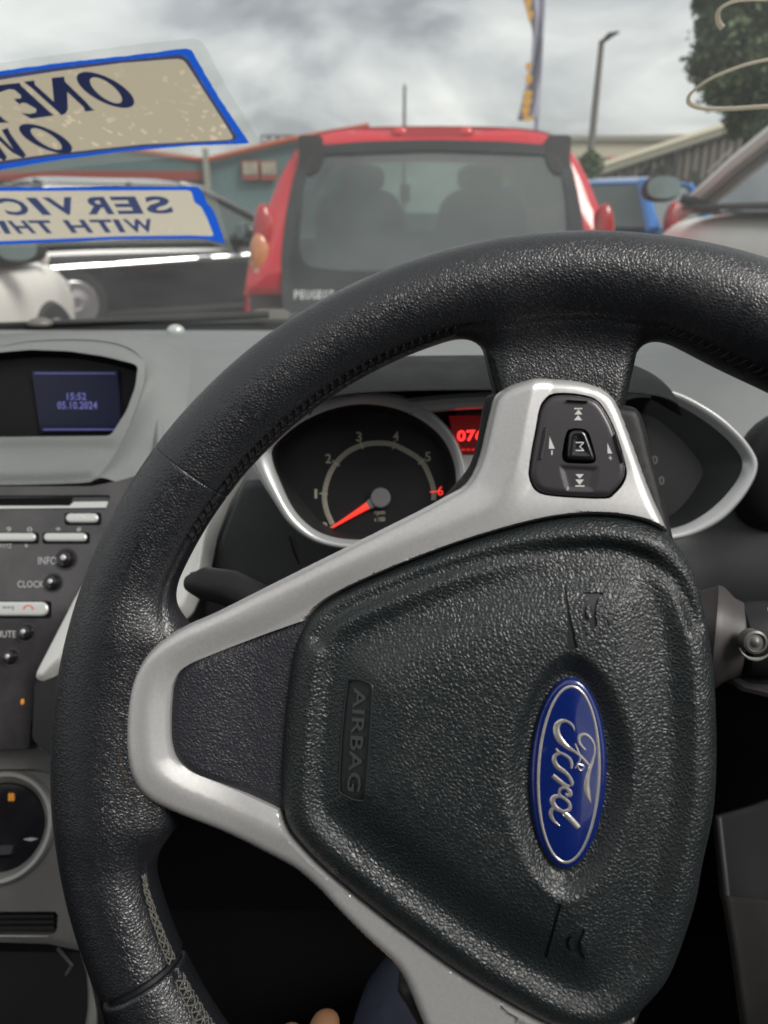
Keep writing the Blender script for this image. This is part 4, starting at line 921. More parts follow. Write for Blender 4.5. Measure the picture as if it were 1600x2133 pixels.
# ================================================================== cabin shell (what keeps the light off the wheel and the footwell)
floor_ = mesh('floor', [(-1.4,-1.6,.16),(.75,-1.6,.16),(.75,1.25,.16),(-1.4,1.25,.16)], [(0,1,2,3)], 'dark', None, False); floor_['kind'] = 'structure'
bh = MB()
bh.box((-.33, .86, .55), (1.9, .04, .80)); tag(bh.build('bulkhead', 'dark', None, False), 'black felt bulkhead closing the footwell behind the steering column', 'bulkhead')
M['door_grey'] = mat('door skin', (.030, .029, .028), .7, spec=.25, bump=('noise', 1500, .4, .0005), noise=(30, (.038, .036, .035)))
dr = thing('car_door', 'dark grey door lining at the lower right of the steering wheel', 'car door', loc=(.50, .1, .3))
def slab(L, off, name, m, par, sm=True):
    V = [np.array(p, float) for p in L]; n = len(V); W_ = [p+np.array(off) for p in V]
    return mesh(name, V+W_, [tuple(range(n)), tuple(range(2*n-1, n-1, -1))]+[(i, n+i, n+(i+1) % n, (i+1) % n) for i in range(n)], m, par, False)
slab([(.50,-1.0,.2),(.50,.95,.2),(.50,.95,.93),(.50,.2,.93),(.50,-1.0,.93)], (.06, 0, 0), 'door_panel', 'dash_dark', dr)
sheet('door_pocket', [UP_([(1490,1700,.30),(1560,1680,.32),(1640,1660,.34),(1900,1650,.34)]), UP_([(1500,1790,.285),(1570,1780,.305),(1650,1770,.32),(1900,1760,.32)]), UP_([(1508,1872,.27),(1580,1880,.285),(1660,1880,.30),(1900,1880,.30)])], 'black_plastic', dr, 6, .004)
sheet('arm_rest', [UP_([(1510,1866,.25),(1560,1870,.255),(1640,1880,.26),(1900,1900,.26)]), UP_([(1530,1990,.235),(1590,1990,.24),(1660,1990,.245),(1900,2000,.245)]), UP_([(1550,2140,.22),(1620,2140,.225),(1700,2140,.23),(1900,2140,.23)]), UP_([(1575,2300,.215),(1650,2300,.22),(1700,2300,.22),(1900,2300,.22)])], 'door_grey', dr, 6, .004)
ld = thing('passenger_door', 'dark door lining on the far side of the cabin, out past the radio', 'car door', loc=(-1.1, .1, .3))
slab([(-1.10,-1.0,.2),(-1.10,.95,.2),(-1.10,.95,.93),(-1.10,-1.0,.93)], (-.06, 0, 0), 'door_panel', 'dash_dark', ld)
# console along the tunnel, under the heater panel
cn = thing('centre_console', 'black centre console below the heater panel with a pale curved edge', 'console', loc=(-.33, .3, .2))
mb = MB(); V = UP_([(-420,1975,.435),(178,1985,.43),(215,2120,.40),(250,2400,.36)]); mb.add(V+[p+np.array([0, 0, 0]) for p in UP_([(-420,2400,.36)])], [(0,1,2,3,4)]); mb.build('console_face', 'black_plastic', cn, smooth=False)
mb = MB(); mb.tube(UP_([(170,1985,.43),(186,2025,.424),(193,2060,.418),(195,2100,.41),(190,2150,.40),(180,2230,.385)]), [.0008,.0022,.0036,.0045,.0052,.0055], 10); mb.build('console_edge', 'console_light', cn)
mb = MB(); mb.tube(UP_([(120,1975,.43),(150,2010,.425),(120,2060,.42),(60,2080,.415)]), .0015, 6); mb.build('console_seam', 'console', cn)
slab([(-.47,-.6,.16),(-.47,.42,.16),(-.47,.42,.46),(-.47,-.6,.40)], (.22, 0, 0), 'tunnel', 'dark', cn)
# seat behind the phone
seat = thing('driver_seat', 'dark cloth driver seat with headrest behind the viewpoint', 'car seat', loc=(.07, -.5, .2))
def cushion(name, c, sz, rot, p=.35):
    f = Frame(c, (0, -math.sin(rot), math.cos(rot)), (0, 1, 0)); mb = MB(); mb.ellipsoid((0, 0, 0), np.array(sz)/2, 28, 18, f, p); return mb.build(name, 'seat', seat)
cushion('seat_base', (.07, -.32, .50), (.54, .56, .20), R(6)); cushion('backrest', (.07, -.66, .86), (.56, .18, .76), R(14)); cushion('headrest', (.07, -.74, 1.31), (.28, .12, .20), R(8))
rf = thing('car_roof', 'grey lined car roof above and behind the seats', 'car roof', loc=(-.3, -.6, 1.4))
sheet('headlining', [[np.array([x, y, z-.05*((x+.3)/.75)**2]) for x in np.linspace(-1.05, .45, 7)] for y, z in ((ROOF_Y, 1.43), (-.3, 1.45), (-.9, 1.44), (-1.5, 1.38))], 'seat', rf, 3, .03)
slab([(-1.1,-1.55,.2),(.5,-1.55,.2),(.5,-1.55,1.36),(-1.1,-1.55,1.36)], (0, -.05, 0), 'rear_panel', 'seat', rf)
for x in (-1.08, .48):
    sg = 1 if x > 0 else -1
    mb = MB(); mb.tube([(x*1.0, 1.05, .95), (x*.98, .62, 1.22), (x*.95, .22, 1.42)], .03, 10); mb.build('pillar', 'dash_dark', rf)
    mb = MB(); mb.tube([(x, -.35, .9), (x*.96, -.38, 1.42)], .05, 10); mb.build('pillar', 'seat', rf)
# driver: lap in navy trousers, one hand resting between the knees
per = thing('person', 'seated driver in navy trousers with one hand resting low by the lap', 'person', loc=(.07, 0, .5))
def skin_body(name, chains, m, par, sub=2):
    V = []; E = []; Rr = []
    for ch in chains:
        st_ = None
        for j, (p, r_) in enumerate(ch):
            k = None
            for q, v in enumerate(V):
                if np.linalg.norm(np.array(v)-np.array(p)) < 1e-5: k = q
            if k is None: V.append(tuple(p)); Rr.append(r_); k = len(V)-1
            if st_ is not None: E.append((st_, k))
            st_ = k
    inv = np.array(mwof(par).inverted()); Vl = np.array(V)@inv[:3, :3].T+inv[:3, 3]
    me = bpy.data.meshes.new(name); me.from_pydata(Vl.tolist(), E, []); me.materials.append(M[m])
    o = bpy.data.objects.new(name, me); col.objects.link(o); o.parent = par
    md = o.modifiers.new('skin', 'SKIN'); md.use_smooth_shade = True
    me.skin_vertices[0].data[0].use_root = True
    for k, r_ in enumerate(Rr): me.skin_vertices[0].data[k].radius = (r_, r_)
    o.modifiers.new('sub', 'SUBSURF').levels = sub; o.modifiers['sub'].render_levels = sub
    return o
skin_body('trousers', [[((.05,-.38,.50), .13), ((-.01,-.20,.51), .09), ((-.01,.08,.51), .078), ((.01,.30,.505), .068), ((.035,.45,.49), .062), ((.05,.58,.34), .050), ((.05,.66,.22), .045)],
                       [((.05,-.38,.50), .13), ((.15,-.20,.50), .09), ((.24,.05,.44), .074), ((.27,.28,.40), .062), ((.27,.40,.37), .054), ((.25,.52,.26), .045)]], 'jeans', per)
hb_ = U(672, 2275, .27); hx = lambda a, b, c: tuple(hb_+np.array([a, b, c]))
skin_body('hand', [[(hx(-.10,-.16,-.02), .030), (hx(-.05,-.09,-.010), .024), (hx(-.02,-.045,-.006), .026), (hx(.0,-.015,-.004), .024)],
  [(hx(.0,-.015,-.004), .024), (hx(.012,.012,.0), .0095), (hx(.020,.032,-.008), .0088), (hx(.022,.044,-.022), .0078)],
  [(hx(.0,-.015,-.004), .024), (hx(-.004,.016,.002), .0098), (hx(-.002,.040,-.005), .009), (hx(-.001,.052,-.020), .008)],
  [(hx(.0,-.015,-.004), .024), (hx(-.020,.012,.0), .0092), (hx(-.022,.034,-.008), .0085), (hx(-.022,.045,-.021), .0075)],
  [(hx(.0,-.015,-.004), .024), (hx(-.034,.004,-.004), .008), (hx(-.038,.020,-.012), .0072), (hx(-.038,.028,-.022), .0065)],
  [(hx(-.02,-.045,-.006), .026), (hx(.014,-.040,-.004), .0115), (hx(.034,-.020,-.008), .010), (hx(.042,-.004,-.014), .0085)]], 'skin', per)

# ================================================================== windscreen, stickers, scuttle
WSO = np.array([0, 1.08, .985]); WSN = np.array([0, -math.sin(R(30)), -math.cos(R(30))])
GF = Frame(WSO, WSN, (0, 0, 1))
GF2 = Frame(WSO, WSN, (0, 0, 1))
ws = thing('windscreen', 'raked windscreen with a painted milky haze spanning the view above the dashboard', 'windscreen', m4=GF.mat4())
gx = np.linspace(-1.15, .55, 25); gy = np.linspace(-.02, .92, 15)
rows = [[GF.P(x, y, .0+.03*((x+.3)/.85)**2*-1*0) for x in gx] for y in gy]
V = [p for r_ in rows for p in r_]; nx = len(gx)
mesh('pane', V, [(j*nx+i, j*nx+i+1, (j+1)*nx+i+1, (j+1)*nx+i) for j in range(len(gy)-1) for i in range(nx-1)], 'windscreen', ws)
def sticker(name, label, film_px, blue_px, shade_px, back_px, back_m):
    c = GF.px(*np.mean(blue_px, axis=0)); t = thing(name, label, 'sticker', m4=Frame(GF.P(*c, .001), GF.n).mat4())
    def shp(L, rag=0, st=.004):
        P_ = resample(round_poly(GF.pts(L), .002, 3), st); return P_+np.random.normal(0, rag, P_.shape) if rag else P_
    F_, B_, K_ = shp(film_px, .0003), shp(blue_px, .00022), shp(back_px)
    z_ = lambda h: (lambda Q, d: np.full(len(Q), h))
    patch('film', GF, F_, z_(.0006), 'film', t, holes=[B_], s=.02, band=.001, sf=.004, wall=0, hole_wall=0, smooth=False)
    if shade_px:
        S_ = shp(shade_px); patch('border', GF, B_, z_(.0006), 'sticker_blue', t, holes=[S_], s=.02, band=.001, sf=.004, wall=0, hole_wall=0); patch('inner_line', GF, S_, z_(.0006), 'sticker_shade', t, holes=[K_], s=.02, band=.0005, sf=.004, wall=0, hole_wall=0)
    else: patch('border', GF, B_, z_(.0006), 'sticker_blue', t, holes=[K_], s=.02, band=.001, sf=.004, wall=0, hole_wall=0)
    patch('backing', GF, K_, z_(.0006), back_m, t, s=.02, band=.001, sf=.004, wall=0); return t
# the print faces out, so from inside every word reads backwards
s1 = sticker('window_sticker', 'large yellowed sticker with blue border reading ONE OW backwards, stuck above the small one',
  [(-300,222),(-160,178),(0,129),(150,108),(300,88),(412,78),(425,90),(478,190),(545,300),(470,318),(240,338),(0,366),(-300,410)],
  [(-300,205),(-160,172),(0,146),(120,130),(240,117),(397,98),(410,122),(455,200),(521,298),(400,302),(250,315),(100,335),(0,353),(-300,395)],
  [(-290,222),(0,156),(100,141),(250,124),(380,111),(393,121),(420,168),(497,288),(480,293),(300,304),(100,326),(0,341),(-290,382)],
  [(-290,228),(0,165),(110,148),(250,130),(378,120),(388,130),(415,172),(488,287),(478,290),(300,299),(100,320),(0,334),(-290,375)], 'backing')
s2 = sticker('window_sticker', 'narrow pale sticker with blue border reading SERVIC WITH THI backwards, below the large one',
  [(-300,388),(0,382),(200,378),(435,382),(450,410),(468,470),(489,528),(440,505),(300,507),(0,515),(-300,525)],
  [(-300,392),(0,389),(220,388),(413,387),(426,405),(430,422),(441,430),(452,455),(470,507),(440,500),(420,496),(250,497),(0,509),(-300,520)], None,
  [(-290,402),(0,397),(200,396),(398,395),(406,423),(418,427),(432,455),(446,491),(400,489),(250,491),(0,501),(-290,512)], 'backing2')
INK = .00075
def ipx(L, s_=5.333, o=(0, 120)): return GF.pts([(o[0]+x/s_, o[1]+y/s_) for x, y in L])
def ink(polys, par):
    mb = MB()
    for k, P_ in enumerate(polys): prism(mb, GF, ipx(P_), INK, INK+.00006+.00001*k)
    return mb.build('letter', 'sticker_ink', par, smooth=False)
def ring_letter(par, o_, i_):
    n = 44; a = np.linspace(0, 2*np.pi, n, endpoint=False)
    def ring(cx, cy, rx, ry, tilt): t = R(tilt); return ipx([(cx+rx*math.cos(k)*math.cos(t)-ry*math.sin(k)*math.sin(t), cy+rx*math.cos(k)*math.sin(t)+ry*math.sin(k)*math.cos(t)) for k in a])
    A, B = ring(*o_), ring(*i_); V = [GF.P(*p, h) for h in (INK, INK+.0001) for L_ in (A, B) for p in L_]; F = []
    for k in range(n): j = (k+1) % n; F += [(2*n+k, 2*n+j, 3*n+j, 3*n+k), (k, n+k, n+j, j), (k, j, 2*n+j, 2*n+k), (n+k, 3*n+k, 3*n+j, n+j)]
    return mesh('letter', V, F, 'sticker_ink', par, False)
ring_letter(s1, (1172, 348, 353, 136, 27), (1178, 352, 214, 84, 37))                                  # O
ink([[(575,215),(715,200),(722,250),(748,365),(755,560),(735,605),(685,632),(595,545),(600,480)], [(722,255),(955,480),(1005,540),(1050,575),(948,590),(930,540),(745,368)], [(265,258),(380,243),(390,290),(600,480),(600,552),(345,320)]], s1)   # N
ink([[(-60,302),(220,268),(235,300),(222,345),(160,345),(100,340),(-20,380)], [(222,345),(235,300),(560,600),(600,632),(480,650),(405,560),(290,495),(235,440),(235,410),(160,345)], [(155,450),(235,440),(290,495),(240,490),(220,512)], [(235,605),(330,615),(400,600),(405,560),(480,650),(345,668),(280,630)]], s1)   # E
ink([[(-30,610),(60,690),(105,708),(-30,718)]], s1)
ring_letter(s1, (508, 890, 320, 111, 24), (514, 893, 200, 66, 32))                                   # O
ink([[(20,795),(88,770),(115,835),(292,1075),(255,1108),(215,1085),(150,1010)], [(-40,820),(150,1010),(215,1085),(130,1040),(-40,880)], [(-60,900),(0,985),(80,1095),(50,1138),(-60,1080)]], s1)   # W
def letter2(ch, a, b, c, d, yt, yb):              # top-left, top-right, bottom-left, bottom-right, read in the enlarged photo
    k = lambda x: (1000-x)*.012
    q = ipx([(c, yb+k(c)), (d, yb+k(d)), (b, yt+k(b)), (a, yt+k(a))], 3.2, (0, 370)); text_quad('letter', GF, ch, q, INK+.0001, 'sticker_ink', s2, bold=.035, mirror=True)
for p_ in (('S',955,1115,985,1165),('E',725,900,795,960),('R',520,690,590,765),('V',280,475,365,555),('I',170,240,285,345),('C',-40,145,60,218),('E',-260,-90,-150,0)): letter2(*p_, 118, 236)
for p_ in (('W',815,1005,865,1040),('I',748,790,800,840),('T',590,735,650,795),('H',415,560,480,625),('T',180,325,262,400),('H',45,165,125,245),('I',-20,30,35,75),('S',-160,-50,-90,10)): letter2(*p_, 270, 358)
# looping bead of dried glue at the upper right
gb = MB()
gb.tube([GF.P(*GF.px(x, y), .0015) for x, y in catmull([(1620,118),(1590,122),(1540,135),(1480,160),(1445,185),(1434,200),(1438,213),(1465,222),(1520,223),(1600,218),(1700,215)], 6, False)], .0019, 8, flat=.6)
tag(gb.build('glue_bead', 'marker', None), 'long looping cream bead of dried glue on the glass in front of the tree', 'glue bead', 'dried glue beads on the windscreen')
gb = MB(); gb.tube([GF.P(*GF.px(x, y), .0015) for x, y in catmull([(1600,-6),(1540,-4),(1508,8),(1496,22),(1496,40),(1504,53)], 6, False)], [.0019]*30+[.0024], 8, flat=.6)
tag(gb.build('glue_bead', 'marker', None), 'short hooked cream bead of dried glue at the top corner of the glass', 'glue bead', 'dried glue beads on the windscreen')
# scuttle and wiper
sc_ = thing('scuttle_panel', 'black plastic scuttle strip along the foot of the windscreen', 'scuttle panel', loc=(-.3, 1.15, .95))
sheet('scuttle', [UP_([(x, 693, 1.075) for x in (-900,0,500,1000,1600,2300)]), UP_([(x, 683+(2 if x < 300 else 0), 1.10) for x in (-900,0,500,1000,1600,2300)]), UP_([(-900,700,1.13),(0,676,1.13),(500,668,1.13),(1000,664,1.13),(1600,670,1.13),(2300,690,1.13)]), UP_([(-900,700,1.20),(0,674,1.20),(500,655,1.20),(1000,652,1.20),(1600,660,1.20),(2300,690,1.20)])], 'rubber', sc_, 4, .004)
wp = thing('windscreen_wiper', 'black wiper arm lying low along the scuttle at the left', 'wiper', loc=(-.5, 1.12, .98))
mb = MB(); mb.tube(UP_([(-200,690,1.10),(60,677,1.10),(250,668,1.10),(440,660,1.10),(560,655,1.10)]), [.004,.005,.006,.006,.005], 8); mb.build('wiper_arm', 'rubber', wp)
mb = MB(); mb.ellipsoid(U(84, 674, 1.09), (.018, .015, .008), 14, 10); mb.build('wiper_pivot', 'steel', wp)
nz_ = thing('washer_nozzle', 'small grey washer nozzle block at the foot of the glass below the red car', 'washer nozzle', loc=tuple(U(560, 655, 1.13)))
mb = MB(); fz = Frame(U(562, 655, 1.13), (0, -1, .3)); prism(mb, fz, round_poly(fz.pts([(520,650),(538,643),(592,643),(604,650),(602,665),(522,666)]), .004), -.03, .0); mb.build('nozzle_body', 'steel', nz_)
mb = MB(); mb.ellipsoid(U(366, 690, 1.0), (.0115, .01, .0085), 18, 12); o_ = mb.build('light_sensor', 'pill', None); tag(o_, 'small pale domed light sensor on top of the dashboard near the glass', 'sensor')

# ================================================================== OUTSIDE
g_ = mesh('ground', [(-400,-200,0),(400,-200,0),(400,600,0),(-400,600,0)], [(0,1,2,3)], 'asphalt', None, False); g_['kind'] = 'structure'
def P3(mt, p): return np.array(mt@Vector(p))
def make_car(label, cat, x, y, yaw, L, paint, H=1.47, W=1.72, belt=.95, nose=.74, wc=(.35, 3.05), roof=(.62, 2.05), group=None, suv=0, lz=.88, ms=1, my=.62):
    """generic car: x,y is the middle of its tail, it points along +y turned by yaw"""
    mt = Matrix.Translation((x, y, 0))@Matrix.Rotation(yaw, 4, 'Z'); t = thing('parked_car', label, cat, m4=mt, group=group)
    w = W/2; prof = [(0, .80, .86), (.03, .93, .90), (.18, belt, .96), (1.0, belt+.01, 1.0), (2.2, belt, 1.0), (wc[1], belt-.02, .985), (L-.55, nose+.10, .95), (L-.18, nose-.02, .86), (L-.02, nose-.16, .74), (L, .42, .70)]
    rows = []
    for (yy, zt, f) in prof:
        a = w*f; zt = zt*(1 if yy else .98)
        half = [(0, zt+.03), (a*.45, zt+.022), (a*.80, zt), (a*.93, zt-.035), (a*.985, zt-.11), (a, .62*zt+.1), (a*.985, .42), (a*.95, .24), (a*.8, .20)]
        full = [(-q, z) for q, z in half[::-1]][:-1]+half; rows.append([P3(mt, (q, yy, z)) for q, z in full])
    sheet('body', rows, paint, t, 3)
    mb = MB(); pt = [(-w*.7, 0), (w*.7, 0)]; 
    V = [P3(mt, (sx*w*.8, yy, zz)) for yy, zz in ((.0, .22), (.0, .80)) for sx in (-1, 1)]; mb.add(V, [(0,1,3,2)])
    V = [P3(mt, (sx*w*.7, L-.005, zz)) for zz in (.22, nose-.2) for sx in (-1, 1)]; mb.add(V, [(0,1,3,2)]); 
    mb.build('bumper', paint, t, False)['kind'] = 'stuff'
    wb, wr = w*.97, w*.76; zb = belt+.01
    base = [(-wb, wc[0]), (wb, wc[0]), (wb*.98, wc[1]), (-wb*.98, wc[1])]; top = [(-wr, roof[0]), (wr, roof[0]), (wr*.98, roof[1]), (-wr*.98, roof[1])]
    B = [P3(mt, (a, b, zb-.02)) for a, b in base]; T = [P3(mt, (a, b, H-.05)) for a, b in top]
    for i, nm in enumerate(('rear_window', 'side_window', 'windscreen', 'side_window')):
        j = (i+1) % 4; mesh(nm, [B[i], B[j], T[j], T[i]], [(0,1,2,3)], 'car_glass', t, False)
    rr = [[P3(mt, (sx*wr*1.02, yy, H-.06-abs(sx)**6*.02+.055*(1-sx*sx*.8)*(1 if k in (1, 2, 3) else .35))) for sx in (-1, -.8, -.4, 0, .4, .8, 1)] for k, yy in enumerate((roof[0]-.03, roof[0]+.15, (roof[0]+roof[1])/2, roof[1]-.2, roof[1]+.03))]
    sheet('roof', rr, paint, t, 4, .03)
    for sx in (-1, 1):
        def e_(yy, k): return P3(mt, (sx*(wb*(1-k)+wr*k+.005), yy, (zb-.02)*(1-k)+(H-.05)*k))
        mb = MB(); mb.tube([e_(wc[1], 0), e_(wc[1]*.62+roof[1]*.38, .45), e_(roof[1]*.9+wc[1]*.1, .93), e_(roof[1]-.1, 1)], .034, 8); mb.build('pillar', paint, t)
        mb = MB(); mb.tube([e_(wc[0], 0), e_(roof[0], 1)], [.075, .05], 8); mb.build('pillar', paint, t)
        ym = (roof[0]+roof[1])/2+.1; mb = MB(); mb.tube([e_(ym+.05, 0), e_(ym, 1)], .032, 8); mb.build('pillar', 'rubber', t)
        mb = MB(); mb.tube([P3(mt, (sx*(wb+.012), yy, zb+.005)) for yy in (wc[0], 1.2, 2.2, wc[1]-.1)], .012, 6); mb.build('waist_strip', 'rubber', t)
        if suv == 1: mb = MB(); mb.tube([P3(mt, (sx*(w+.012), yy, z_)) for yy, z_ in ((.15, .62), (1.5, .66), (3.0, .71), (4.3, .76))], .026, 6); mb.build('door_strip', 'bright', t)
        fm = Frame(P3(mt, (sx*(w+.11), wc[1]-my, belt+.09)), np.array(mt.to_3x3()@Vector((0, -1, .05))))
        mb = MB(); mb.ellipsoid((0, 0, -.062), (.125*ms, .085*ms, .065), 18, 12, fm, .8); h_ = mb.build('door_mirror', paint if suv != 2 else 'rubber', t)
        mb = MB(); a = np.linspace(0, 2*np.pi, 24, endpoint=False); prism(mb, fm, [(.105*ms*math.copysign(abs(math.cos(k))**.8, math.cos(k)), .068*ms*math.copysign(abs(math.sin(k))**.8, math.sin(k))) for k in a], .004, .010); mb.build('mirror_glass', 'mirror', h_)
        mb = MB(); mb.tube([P3(mt, (sx*(w-.06), wc[1]-my+.02, belt+.02)), P3(mt, (sx*(w+.03), wc[1]-my+.02, belt+.05))], .02, 8); mb.build('mirror_arm', 'rubber', h_)
        for yy in (1.0, 1.95): mb = MB(); mb.tube([P3(mt, (sx*(w*1.0+.012), yy, belt-.16)), P3(mt, (sx*(w+.03), yy+.03, belt-.155)), P3(mt, (sx*(w+.03), yy+.17, belt-.15)), P3(mt, (sx*(w+.012), yy+.2, belt-.15))], .013, 6); mb.build('door_handle', paint, t)
        for yy in (.75, L-.85):
            f3 = Frame(P3(mt, (sx*(w-.10), yy, .31)), np.array(mt.to_3x3()@Vector((sx, 0, 0)))); mb = MB(); mb.lathe([(.18, -.1), (.30, -.09), (.31, 0), (.31, .09), (.29, .115), (.20, .11)], f3, 28); wh = mb.build('tyre', 'rubber', t)
            mb = MB(); mb.lathe([(.02, .09), (.06, .125), (.195, .10), (.20, .118), (.21, .112)], f3, 20); mb.build('rim', 'alloy', wh)
        mb = MB(); mb.ellipsoid(P3(mt, (sx*w*.84, .06, lz)), (.09, .08, .19), 12, 10); mb.build('tail_light', 'red_lamp', t)
        mb = MB(); mb.ellipsoid(P3(mt, (sx*w*.70, L-.22, nose-.11)), (.15, .14, .09), 12, 10); mb.build('headlight', 'alloy', t)
    return t
make_car('black car farther left, mostly hidden behind the narrow sticker', 'car', -7.9, 5.6, R(-55), 4.4, 'black_paint', H=1.40, belt=.86)
make_car('black estate car with a bright waist strip, parked just left of the red hatchback', 'car', -4.0, 7.7, R(-55), 4.6, 'black_paint', H=1.42, belt=.84, suv=1)
make_car('white car at the left edge with only its mirror and front wing showing', 'car', -2.86, 1.5, R(0), 4.1, 'white_paint', H=1.45, belt=.86, suv=2, wc=(.35, 3.3), roof=(.6, 2.3))
make_car('white tall car at the right edge with side window and mirror showing', 'car', 1.60, -.3, R(-8), 5.0, 'white_paint', H=1.56, belt=1.12, nose=.97, ms=.62, my=.25, suv=2, wc=(.3, 3.85), roof=(.6, 2.55))
make_car('bright blue hatchback with red tail light, between the red and white cars', 'car', 3.35, 8.6, R(50), 3.9, 'blue_paint', H=1.45, belt=.95, lz=1.02, wc=(.2, 2.9), roof=(.45, 1.9))

# ---- the red hatchback straight ahead, seen from behind
XR, YR = .205, 3.36
red = thing('red_hatchback', 'red hatchback seen from behind with black glass tailgate, straight ahead', 'car', loc=(XR, YR, 0))
half = [(0, 1.452), (.20, 1.450), (.38, 1.442), (.49, 1.422), (.555, 1.382), (.605, 1.32), (.645, 1.25), (.685, 1.16), (.725, 1.09), (.745, 1.02), (.775, .93), (.80, .80), (.81, .62), (.80, .42), (.76, .26)]
def yrear(z): return YR+max(0, z-.78)*.30
def redrow(off, grow, dz=0): 
    f = [(-a, z) for a, z in half[::-1]][:-1]+half
    return [np.array([XR+a*grow, yrear(z)+off, (z+dz) if z > .3 else z]) for a, z in f]
rr = [redrow(.0, .965, -.012), redrow(.015, .99, -.003), redrow(.08, 1.0), redrow(.8, 1.015, .005), redrow(1.45, 1.0, -.02), redrow(1.62, .985, -.05)]
sheet('body', rr, 'red_paint', red, 4)
# front half: bonnet and wings
rows = []
for yy, zt, f in ((1.55, .98, 1.0), (2.1, .95, 1.0), (2.7, .86, .96), (3.05, .74, .88), (3.2, .55, .78)):
    a = .80*f; h2 = [(0, zt+.03), (a*.6, zt+.01), (a*.9, zt-.05), (a, zt-.2), (a, .4), (a*.9, .24)]; rows.append([np.array([XR+q, YR+yy, z]) for q, z in [(-q, z) for q, z in h2[::-1]][:-1]+h2])
sheet('bonnet', rows, 'red_paint', red, 3)
TFr = Frame((XR, YR+.03, 1.10), (0, -1, .30))
def tz(z): return (z-1.10)/math.cos(math.atan(.30))
gate = [(-.545,1.345),(-.50,1.362),(-.30,1.378),(0,1.385),(.30,1.378),(.50,1.362),(.545,1.345),(.58,1.25),(.615,1.10),(.635,.95),(.635,.78),(.62,.55),(-.62,.55),(-.635,.78),(-.635,.95),(-.615,1.10),(-.58,1.25)]
g_uv = round_poly(np.array([(a*.985, tz(z)) for a, z in gate]), .03, 4)
win = [(-.50,1.325),(0,1.342),(.50,1.325),(.535,1.20),(.555,.98),(.535,.905),(.40,.885),(-.40,.885),(-.535,.905),(-.555,.98),(-.535,1.20)]
w_uv = round_poly(np.array([(a, tz(z)) for a, z in win]), .06, 6)
fr_o = np.array([(a*1.0, tz(min(z, 1.44))) for a, z in [(-q, z) for q, z in half[1:12][::-1]]+half[:12]]); fr_o = fr_o*.992
patch('rear_frame', TFr, fr_o, lambda Q, d: -.03+.045*np.sqrt(np.clip(d/.09, 0, 1)), 'red_paint', red, holes=[g_uv], s=.05, band=.08, sf=.02, wall=.02, hole_wall=.02)
gt = patch('tailgate', TFr, g_uv, lambda Q, d: .022+.006*sstep(d, 0, .05), 'hatch', red, holes=[w_uv], s=.06, band=.05, sf=.025, wall=.03, hole_wall=.012)
mb = MB(); prism(mb, TFr, w_uv, .012, .016); mb.build('rear_window', 'tail_glass', gt, smooth=False)
M['frit'] = M['hatch']
# lower tailgate and bumper in red
rows = [[np.array([XR+a*.79, YR-.03-.05*(1-abs(a)**4), z]) for a in np.linspace(-1, 1, 9)] for z in (.70, .62, .50, .35, .25)]
sheet('bumper', rows, 'red_paint', red, 3, .02)
for sx in (-1, 1):
    fh = Frame((XR+sx*.505, YR+.115, 1.355), (0, -1, .30)); mb = MB()
    prism(mb, fh, round_poly(np.array([(-.050, .045), (.050, .045), (.055, -.045), (.030, -.095), (-.010, -.115), (-.045, -.075)])*np.array([-sx, 1]), .02), -.01, .035); mb.build('hinge', 'rubber', gt)
    mb = MB(); mb.ellipsoid((XR+sx*.702, YR+.028, .985), (.048, .045, .165), 18, 16, p=.9); lt = mb.build('tail_light', 'red_lamp', red)
    mb = MB(); mb.ellipsoid((XR+sx*.718, YR-.002, .935), (.046, .035, .105), 18, 14); mb.build('lamp_lens', 'amber_lamp', lt)
    mb = MB(); mb.ellipsoid((XR+sx*.722, YR-.008, .875), (.036, .032, .042), 14, 10); mb.build('lamp_lens', 'pane_cream', lt)
    mesh('side_window', [(XR+sx*.742, YR+.55, 1.08), (XR+sx*.742, YR+1.4, 1.06), (XR+sx*.640, YR+1.38, 1.30), (XR+sx*.640, YR+.62, 1.30)], [(0,1,2,3)], 'car_glass', red, False)
    for yy in (.45, 2.6):
        f3 = Frame((XR+sx*.70, YR+yy, .29), (sx, 0, 0)); mb = MB(); mb.lathe([(.18, -.1), (.28, -.09), (.29, .09), (.27, .115), (.19, .11)], f3, 28); wh = mb.build('tyre', 'rubber', red)
        mb = MB(); mb.lathe([(.02, .09), (.06, .12), (.18, .10), (.19, .118)], f3, 20); mb.build('rim', 'alloy', wh)
fb = Frame((XR-.005, YR+.150, 1.418), (0, -1, .25))
mb = MB(); prism(mb, fb, round_poly(np.array([(-.165,.018),(.165,.018),(.17,0),(.155,-.024),(-.155,-.024),(-.17,0)]), .012), -.03, .024); bl = mb.build('brake_light', 'red_lamp', red)
for sx in (-1, 1): mb = MB(); mb.ellipsoid((sx*.135, 0, .02), (.028, .019, .010), 14, 10, fb); mb.build('brake_lens', 'needle_off', bl)
q0, q1 = TFr.px(614, 626), TFr.px(698, 626); q2, q3 = TFr.px(698, 608), TFr.px(614, 608)
M['badge_white'] = mat('badge letters', (.7, .7, .68), .3, metal=.4)
for i, ch in enumerate('PEUGEOT'):
    a, b = (i+.06)/7, (i+.86)/7; text_quad('lettering', TFr, ch, [q0+(q1-q0)*a, q0+(q1-q0)*b, q3+(q2-q3)*b, q3+(q2-q3)*a], .031, 'badge_white', gt, bold=.03)
